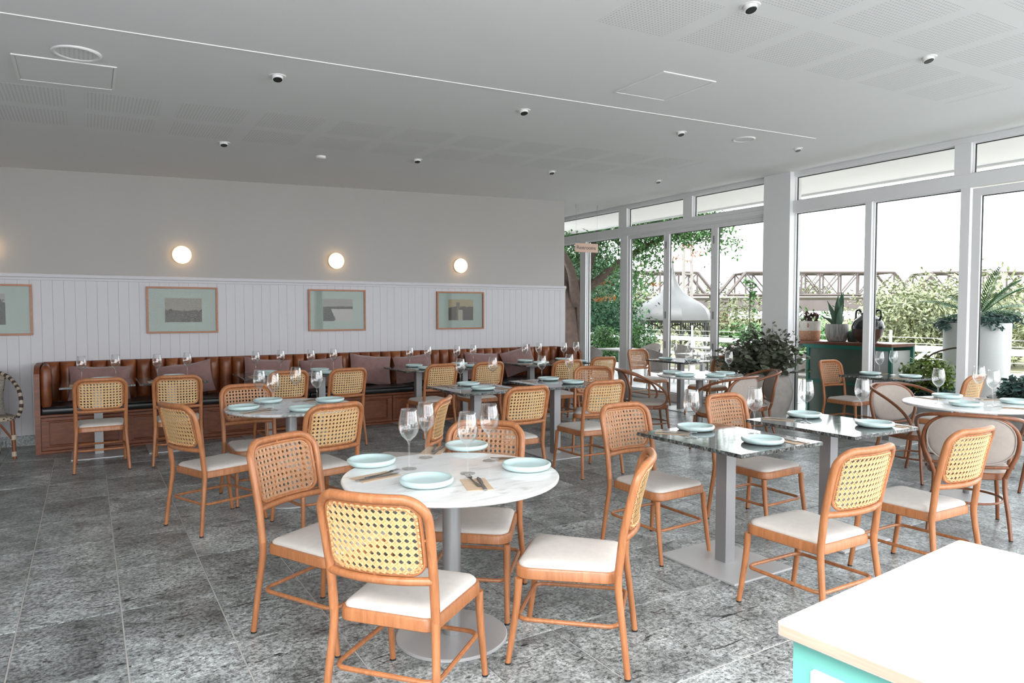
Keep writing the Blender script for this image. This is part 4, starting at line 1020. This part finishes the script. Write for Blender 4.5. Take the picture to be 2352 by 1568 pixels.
# ---- gazebo
gz = thing('gazebo', 'garden gazebo with grey ogee roof and iron lacework', 'gazebo', (20.1, 20.5, -1.3), rz=radians(14))
Z0 = 2.48; prof = [(1.56, -.04), (1.60, .0), (1.58, .16), (1.47, .42), (1.20, .66), (.80, .88), (.46, 1.12), (.25, 1.40), (.13, 1.72), (.06, 2.0), (.03, 2.3), (.015, 2.5), (0, 2.52)]
MB().lathe(prof, 8, cz=Z0).build('roof', 'gazebo_roof', gz, 25)
MB().lathe([(1.52, Z0-.1), (1.54, Z0-.1), (1.54, Z0-.02), (1.52, Z0-.02)], 8, close=True).build('fascia_ring', 'gazebo_iron', gz, 0)
for k in range(8):
    a = 2*pi*k/8; x, y = 1.45*cos(a), 1.45*sin(a); b = 2*pi*(k+1)/8; x2, y2 = 1.45*cos(b), 1.45*sin(b)
    p = MB().tube([(x, y, 0), (x, y, Z0)], .05, 6).build('post', 'gazebo_iron', gz)
    arch = [V(x, y, Z0-.75).lerp(V(x2, y2, Z0-.75), t)+V(0, 0, .55*sin(pi*t)**.6) for t in [i/10 for i in range(11)]]
    m = MB().tube(arch, .028, 5)
    for i in range(1, 10): m.tube([arch[i], V(arch[i].x, arch[i].y, Z0)], .016, 4)
    m.build('lace_bracket', 'gazebo_iron', p, 60)

# ---- truss railway bridge
U = Vector((.8532, -.5216, 0)); O = Vector((.5216, .8532, 0))*100
br = thing('truss_bridge', 'long brown steel truss bridge across the river behind the garden', 'bridge', (0, 0, 0))
def BP(s_, z, off=0): q = O+U*s_+Vector((.5216, .8532, 0))*off; return Vector((q.x, q.y, z))
def beam(m, a, b, t): m.tube([a, b], t*.7071, 4)
m = MB(); beam(m, BP(8, 3.45), BP(90, 3.75), .55); m.build('deck', 'bridge_pale', br, 0)
m = MB()
for off in (-2.6, 2.6):
    q = [BP(8, 1.55, off), BP(90, 1.75, off), BP(90, 3.3, off), BP(8, 3.05, off)]; q2 = [v+Vector((.2, .3, 0)) for v in q]
    m.add(q+q2, [(0, 1, 2, 3), (7, 6, 5, 4), (0, 4, 5, 1), (1, 5, 6, 2), (2, 6, 7, 3), (3, 7, 4, 0)])
m.build('plate_girder', 'bridge_steel', br, 0)
for s0, s1 in ((2.5, 28.6), (30.2, 56.2), (56.4, 82.4)):
    n = 10; h = 3.15; zb = 3.9
    for off in (-2.4, 2.4):
        m = MB(); st_ = (s1-s0)/n
        beam(m, BP(s0, zb, off), BP(s1, zb, off), .26); beam(m, BP(s0+st_, zb+h, off), BP(s1-st_, zb+h, off), .30)
        beam(m, BP(s0, zb, off), BP(s0+st_, zb+h, off), .34); beam(m, BP(s1, zb, off), BP(s1-st_, zb+h, off), .34)
        for k in range(1, n): beam(m, BP(s0+st_*k, zb, off), BP(s0+st_*k, zb+h, off), .20)
        for k in range(1, n-1):
            a, b = (k, k+1) if k < n/2 else (k+1, k)
            beam(m, BP(s0+st_*a, zb+h, off), BP(s0+st_*b, zb, off), .16)
            if k in (n//2-1, n//2): beam(m, BP(s0+st_*b, zb+h, off), BP(s0+st_*a, zb, off), .12)
        m.build('truss', 'bridge_steel', br, 0)
    m = MB()
    for k in range(1, n): beam(m, BP(s0+(s1-s0)/n*k, zb+h, -2.4), BP(s0+(s1-s0)/n*k, zb+h, 2.4), .2)
    m.build('cross_bracing', 'bridge_steel', br, 0)
for s_ in (29.4, 55.0, 82):
    a = BP(s_, 0); m = MB()
    for off in (-2.2, 2.2): q = BP(s_, 0, off); m.lathe([(0, -4), (1.1, -4), (1.0, 1.6), (0, 1.6)], 14, q.x, q.y, 0)
    m.build('pier', 'rust_pier', br, 60)
mt = thing('signal_mast', 'pale twin-post lattice mast rising behind the gazebo roof', 'mast', tuple(BP(21.7, 0, -14)))
for dx in (-.7, .7):
    p = MB().box(dx-.14, dx+.14, -.14, .14, -1, 10.2).build('post', 'bridge_pale', mt, 0)
for z in (3, 4.6, 6.2, 7.8, 9.4): MB().box(-.7, .7, -.08, .08, z-.1, z+.1).build('rung', 'bridge_pale', mt, 0)

# ---- green cabinet outside the window
cb = thing('outdoor_cabinet', 'green framed glass-fronted cabinet with timber top outside the window', 'cabinet', (8.95, 5.7, 0))
MB().cbox(-.27, .27, -.72, .80, 1.05, 1.09, .004).build('cabinet_top', 'cabinet_top', cb)
for y in (-.70, .48, .79):
    for x in (-.25, .25): MB().box(x-.02, x+.02, y-.02, y+.02, -.02, 1.05).build('frame_post', 'green_frame', cb, 0)
for y0, y1 in ((-.70, .48), (.48, .79)):
    for z in ((.03, .07), (.52, .56), (1.0, 1.05)) if y0 < 0 else ((1.0, 1.05),):
        for x in (-.25, .25): MB().box(x-.018, x+.018, y0, y1, z[0], z[1]).build('frame_rail', 'green_frame', cb, 0)
for z0, z1 in ((.07, .52), (.56, 1.0)):
    MB().box(-.252, -.244, -.38, .46, z0, z1).build('glass_panel', 'green_panel', cb, 0); MB().box(-.252, -.244, -.68, -.38, z0, z1).build('side_panel', 'render_white', cb, 0)
    MB().box(.235, .243, -.68, .46, z0, z1).build('back_panel', 'green_panel', cb, 0)
MB().box(-.24, .24, -.68, -.674, .07, 1.0).build('end_panel', 'render_white', cb, 0)
bk = thing('woven_basket', 'white and tan woven basket on the green cabinet', 'basket', (8.93, 6.33, 1.09)); bk.scale = (1.1,)*3
MB().lathe([(0, 0), (.115, 0), (.125, .01), (.135, .13)], 28).build('lower_weave', 'basket_tan', bk, 60)
MB().lathe([(.135, .13), (.145, .24), (.15, .255), (.142, .255), (.13, .13)], 28).build('upper_weave', 'basket_white', bk, 60)
for a in (2.7, 3.6): MB().tube([(.15*cos(a)+.012*cos(t), .15*sin(a)+.0, .20+.028*sin(t)) for t in [2*pi*i/10 for i in range(10)]], .006, 5, closed=True).build('handle', 'basket_tan', bk)
m = MB(); r_ = random.Random(8)
for _ in range(70): leaf_mb(m, Vector((r_.gauss(0, .05), r_.gauss(0, .05), .22+r_.random()*.1)), Vector((r_.gauss(0, 1), r_.gauss(0, 1), 1.2)), Vector((0, 0, 1)), .10, .035)
stuff(m.build('dried_sprigs', 'urn_brown', bk, 0))
sp_ = thing('snake_plant', 'snake plant in a streaked grey pot on the green cabinet', 'plant', (8.93, 5.90, 1.09)); sp_.scale = (1.08,)*3
MB().lathe([(0, 0), (.10, 0), (.115, .012), (.138, .10), (.142, .17), (.138, .225), (.128, .225), (.125, .19), (0, .18)], 32).build('pot', 'streak_pot', sp_, 50)
r_ = random.Random(2)
for k in range(8):
    a = r_.uniform(0, 6.28); h = r_.uniform(.26, .47); tl = r_.uniform(.02, .14) if k < 6 else .22; m = MB(); vs = []; n = 8
    if k >= 6: h = .16
    for i in range(n+1):
        t = i/n; wd = .040*(sin(pi*min(1, .18+.82*t))**.6)*(1 if t < .6 else 1-((t-.6)/.4)**2)+.001; c = Vector((cos(a)*(.035+tl*t*t), sin(a)*(.035+tl*t*t), .18+h*t)); b = Vector((-sin(a+.5*t), cos(a+.5*t), 0))
        nn = Vector((cos(a), sin(a), 0))*.006
        vs += [c-b*wd, c-nn, c+b*wd, c+nn]
    fs = []
    for i in range(n):
        for q in range(4): fs.append((i*4+q, i*4+(q+1) % 4, (i+1)*4+(q+1) % 4, (i+1)*4+q))
    m.add(vs, fs).build('leaf', 'leaf_snake', sp_, 60)
gp = thing('succulent_pot', 'small dark green pot between the snake plant and the urn', 'plant', (9.0, 5.70, 1.09))
MB().lathe([(0, 0), (.06, 0), (.072, .01), (.078, .12), (.07, .13), (0, .12)], 24).build('pot', 'planter_green', gp, 50)
stuff(foliage(77, [(0, 0, .15, .06, .06, .03)], 120, .05, .02).build('foliage', 'leaf_blue', gp, 0))
ur = thing('glazed_urn', 'round dark glazed urn with two small handles on the green cabinet', 'urn', (8.93, 5.45, 1.09)); ur.scale = (1.18,)*3
MB().lathe([(0, 0), (.085, 0), (.10, .012), (.145, .08), (.17, .155)], 36).build('lower_body', 'urn_brown', ur, 60)
MB().lathe([(.17, .155), (.172, .18), (.155, .235), (.11, .285), (.075, .305), (.072, .325), (.085, .335), (.078, .34), (.06, .325), (0, .32)], 36).build('upper_body', 'urn_glaze', ur, 60)
for s_ in (-1, 1): MB().tube(crom([(0, s_*.075, .315), (0, s_*.10, .365), (0, s_*.14, .36), (0, s_*.148, .30), (0, s_*.135, .255)], 4), .012, 8).build('handle', 'urn_glaze', ur)

# ---- tall white planter with a cycad
pl = thing('cycad_planter', 'tall white cylinder planter with a spreading cycad outside the right window', 'planter', (9.55, 4.40, 0))
MB().lathe([(0, -.02), (.335, -.02), (.345, 0), (.365, 1.35), (.36, 1.365), (.335, 1.36), (.33, 1.3), (0, 1.3)], 44).build('pot', 'render_white', pl, 40)
r_ = random.Random(14)
fr = [(200, 18), (235, 42), (262, 70), (285, 55), (310, 48), (330, 30), (350, 22), (20, 35), (60, 30), (120, 35), (150, 12), (172, 40), (300, 16), (250, 20)]
for k, (az, el) in enumerate(fr):
    a, e = radians(az), radians(el); L_ = .78; d = Vector((cos(a)*cos(e), sin(a)*cos(e), sin(e))); m = MB(); N = 22
    pts = [Vector((0, 0, 1.42))+d*L_*t+Vector((0, 0, -.30*t*t*cos(e))) for t in [i/N for i in range(N+1)]]
    m.tube(pts, [.008-.006*i/N for i in range(N+1)], 5)
    for i in range(3, N):
        t = (pts[i+1]-pts[i-1]).normalized(); s_ = t.cross(Vector((0, 0, 1))).normalized()
        for sg in (-1, 1): leaf_mb(m, pts[i], (s_*sg+t*.55+Vector((0, 0, .35))), Vector((0, 0, 1)), .17*(sin(pi*(i/N)*.85+.25)), .018, .05)
    m.build('frond', 'leaf_cycad', pl, 0)
MB().lathe([(0, 1.28), (.1, 1.28), (.11, 1.36), (.07, 1.43), (0, 1.45)], 14).build('trunk', 'bark', pl)
stuff(foliage(31, [(.1, .22, 1.40, .22, .2, .10), (-.2, .2, 1.36, .2, .2, .09), (-.15, -.22, 1.40, .2, .2, .1), (.2, -.2, 1.4, .2, .2, .1)], 1500, .07, .035).build('underplanting', 'leaf_blue', pl, 0))
# ---- low planters under the window
lp = thing('shrub_planter', 'low white planter box with a yellow green shrub outside the window', 'planter', (8.76, 4.55, 0))
MB().cbox(-.2, .2, -.36, .36, -.02, .44, .01).build('box', 'render_white', lp); MB().box(-.17, .17, -.33, .33, .42, .45).build('soil_bed', 'soil', lp, 0)
stuff(foliage(41, [(0, .02, .72, .19, .29, .20)], 1900, .075, .035).build('upper_foliage', 'leaf_lime', lp, 0)); stuff(foliage(42, [(0, 0, .52, .2, .33, .10)], 1100, .075, .035).build('lower_foliage', 'leaf_blue', lp, 0))
MB().tube(crom([(0, .10, .5), (.02, .12, .8), (.04, .0, .98), (.05, -.2, 1.06), (.05, -.34, 1.08)], 5), .010, 6).build('bare_branch', 'bark', lp)
bp_ = thing('stone_bowl', 'wide grey stone bowl of succulents outside the right-hand door', 'planter', (9.0, 3.62, 0))
MB().lathe([(0, -.02), (.16, -.02), (.18, .02), (.15, .12), (.30, .40), (.36, .50), (.37, .535), (.345, .53), (.32, .47), (0, .46)], 36).build('bowl', 'concrete_pot', bp_, 40)
stuff(foliage(51, [(0, 0, .62, .24, .24, .14)], 1300, .08, .045).build('succulents', 'leaf_blue', bp_, 0))
tp = thing('green_pot', 'tall mottled green pot at the right edge outside the door', 'planter', (9.28, 2.92, 0))
MB().lathe([(0, -.02), (.16, -.02), (.2, .02), (.29, .35), (.30, .62), (.27, .70), (.30, .74), (.29, .76), (.25, .74), (0, .7)], 36).build('pot', 'planter_green', tp, 40)
stuff(foliage(52, [(0, 0, .9, .3, .3, .2)], 800, .1, .05).build('foliage', 'leaf_deep', tp, 0))
# ---- climbing vine on a slim stake
vn = thing('climbing_vine', 'slim climbing vine on a stake beyond the bifold doors', 'plant', (11.6, 9.6, 0))
MB().tube([(0, 0, 0), (0, .02, 2.15)], .012, 6).build('stake', 'bark', vn)
stuff(foliage(61, [(0, 0, .9, .24, .24, .35), (0, 0, 1.6, .10, .10, .45), (0, .02, 2.0, .14, .14, .18)], 420, .10, .07, 6).build('foliage', 'leaf_tree', vn, 0))
for i, (x, y) in enumerate(((11.6, 13.0), (10.4, 12.9))):
    t = thing('potted_shrub', ['round potted shrub beyond the terrace tables, right of the tree trunk', 'round potted shrub beside the tree trunk'][i], 'plant', (x, y, 0), group='terrace shrubs')
    MB().lathe([(0, -.02), (.2, -.02), (.28, .3), (.3, .45), (.27, .45), (0, .42)], 24).build('pot', 'render_white', t, 40)
    stuff(foliage(71+i, [(0, 0, .78, .42, .42, .38)], 1500, .10, .05).build('foliage', 'leaf_tree', t, 0))

# ---- outdoor tables, wicker chairs
def out_table(x, y, lab):
    R = thing('terrace_table', lab, 'table', (x, y, -.02), group='terrace tables')
    MB().cbox(-.36, .36, -.36, .36, .715, .745, .004).build('table_top', 'outdoor_white', R); MB().cbox(-.035, .035, -.035, .035, .01, .72, .003).build('column', 'steel_grey', R); MB().cbox(-.25, .25, -.25, .25, 0, .015, .003).build('base_plate', 'steel_base', R)
def out_chair():
    R = thing('terrace_chair', '', 'chair'); o = rpoly([(-.24, -.23), (.24, -.23), (.24, .24), (-.24, .24)], .1, 5)
    MB().loft([(offs(o, .01), .40), (o, .41), (o, .44), (offs(o, .015), .455)]).build('seat', 'outdoor_wicker', R)
    m = MB(); vs = []; fs = []; n = 12
    for j in range(7):
        for i in range(n+1):
            a = radians(-62+124*i/n); z = .45+.065*j*(1-.3*abs(i/n*2-1)**2); rr = .255+.012*j
            for t in (0, .022): vs.append((sin(a)*(rr+t), -cos(a)*(rr+t)+.02, z))
    for j in range(6):
        for i in range(n): a = (j*(n+1)+i)*2; b = a+2; c = a+2*(n+1); d = c+2; fs += [(a, b, d, c), (a+1, c+1, d+1, b+1)]
    for i in range(n): a = (6*(n+1)+i)*2; fs.append((a, a+2, a+3, a+1)); a = i*2; fs.append((a, a+1, a+3, a+2))
    m.add(vs, fs).build('back_shell', 'outdoor_wicker', R, 60)
    for x, y in ((-.2, .2), (.2, .2), (-.2, -.2), (.2, -.2)): MB().tube([(x*1.12, y*1.12, 0), (x, y, .42)], .016, 8).build('leg', 'outdoor_white', R)
    return R
out_table(9.65, 11.35, 'terrace table outside the left fixed window'); out_table(9.75, 9.15, 'terrace table outside the first bifold leaf'); out_table(9.85, 7.55, 'terrace table outside the third bifold leaf'); out_table(11.6, 10.6, 'terrace table farther out before the rail fence')
oc = out_chair(); first = True
for x, y, a, lab in ((9.05, 11.35, -90, 'pale wicker terrace chair left of the table outside the left fixed window'), (10.3, 11.3, 90, 'pale wicker terrace chair beyond the table outside the left fixed window'),
      (9.15, 9.55, -100, 'pale wicker terrace chair against the first bifold leaf'), (10.4, 9.2, 90, 'pale wicker terrace chair beyond the table outside the first bifold leaf'),
      (9.85, 8.35, 180, 'pale wicker terrace chair outside the second bifold leaf'), (9.2, 7.3, -90, 'pale wicker terrace chair against the third bifold leaf'), (10.5, 7.5, 90, 'pale wicker terrace chair beyond the table outside the third bifold leaf'),
      (11.0, 10.7, -90, 'pale wicker terrace chair at the farther terrace table'), (12.2, 10.5, 90, 'pale wicker terrace chair backing onto the rail fence')):
    if first: oc.location = (x, y, -.02); oc.rotation_euler.z = radians(a); oc['label'] = lab; oc['group'] = 'terrace chairs'; first = False
    else: dup(oc, (x, y, -.02), radians(a), lab, 'terrace chairs')
for k, (x, y, lab) in enumerate(((9.55, 11.2, 'wine glass on the terrace table outside the left fixed window'), (9.65, 9.0, 'wine glass, near one on the table outside the first bifold leaf'), (9.85, 9.3, 'wine glass, far one on the table outside the first bifold leaf'), (9.8, 7.6, 'wine glass on the table outside the third bifold leaf'), (11.55, 10.6, 'wine glass on the farther terrace table'))):
    tag(obj('wine_glass', glass_me, None, (x, y, .7255)), lab, 'glass', 'terrace glasses')
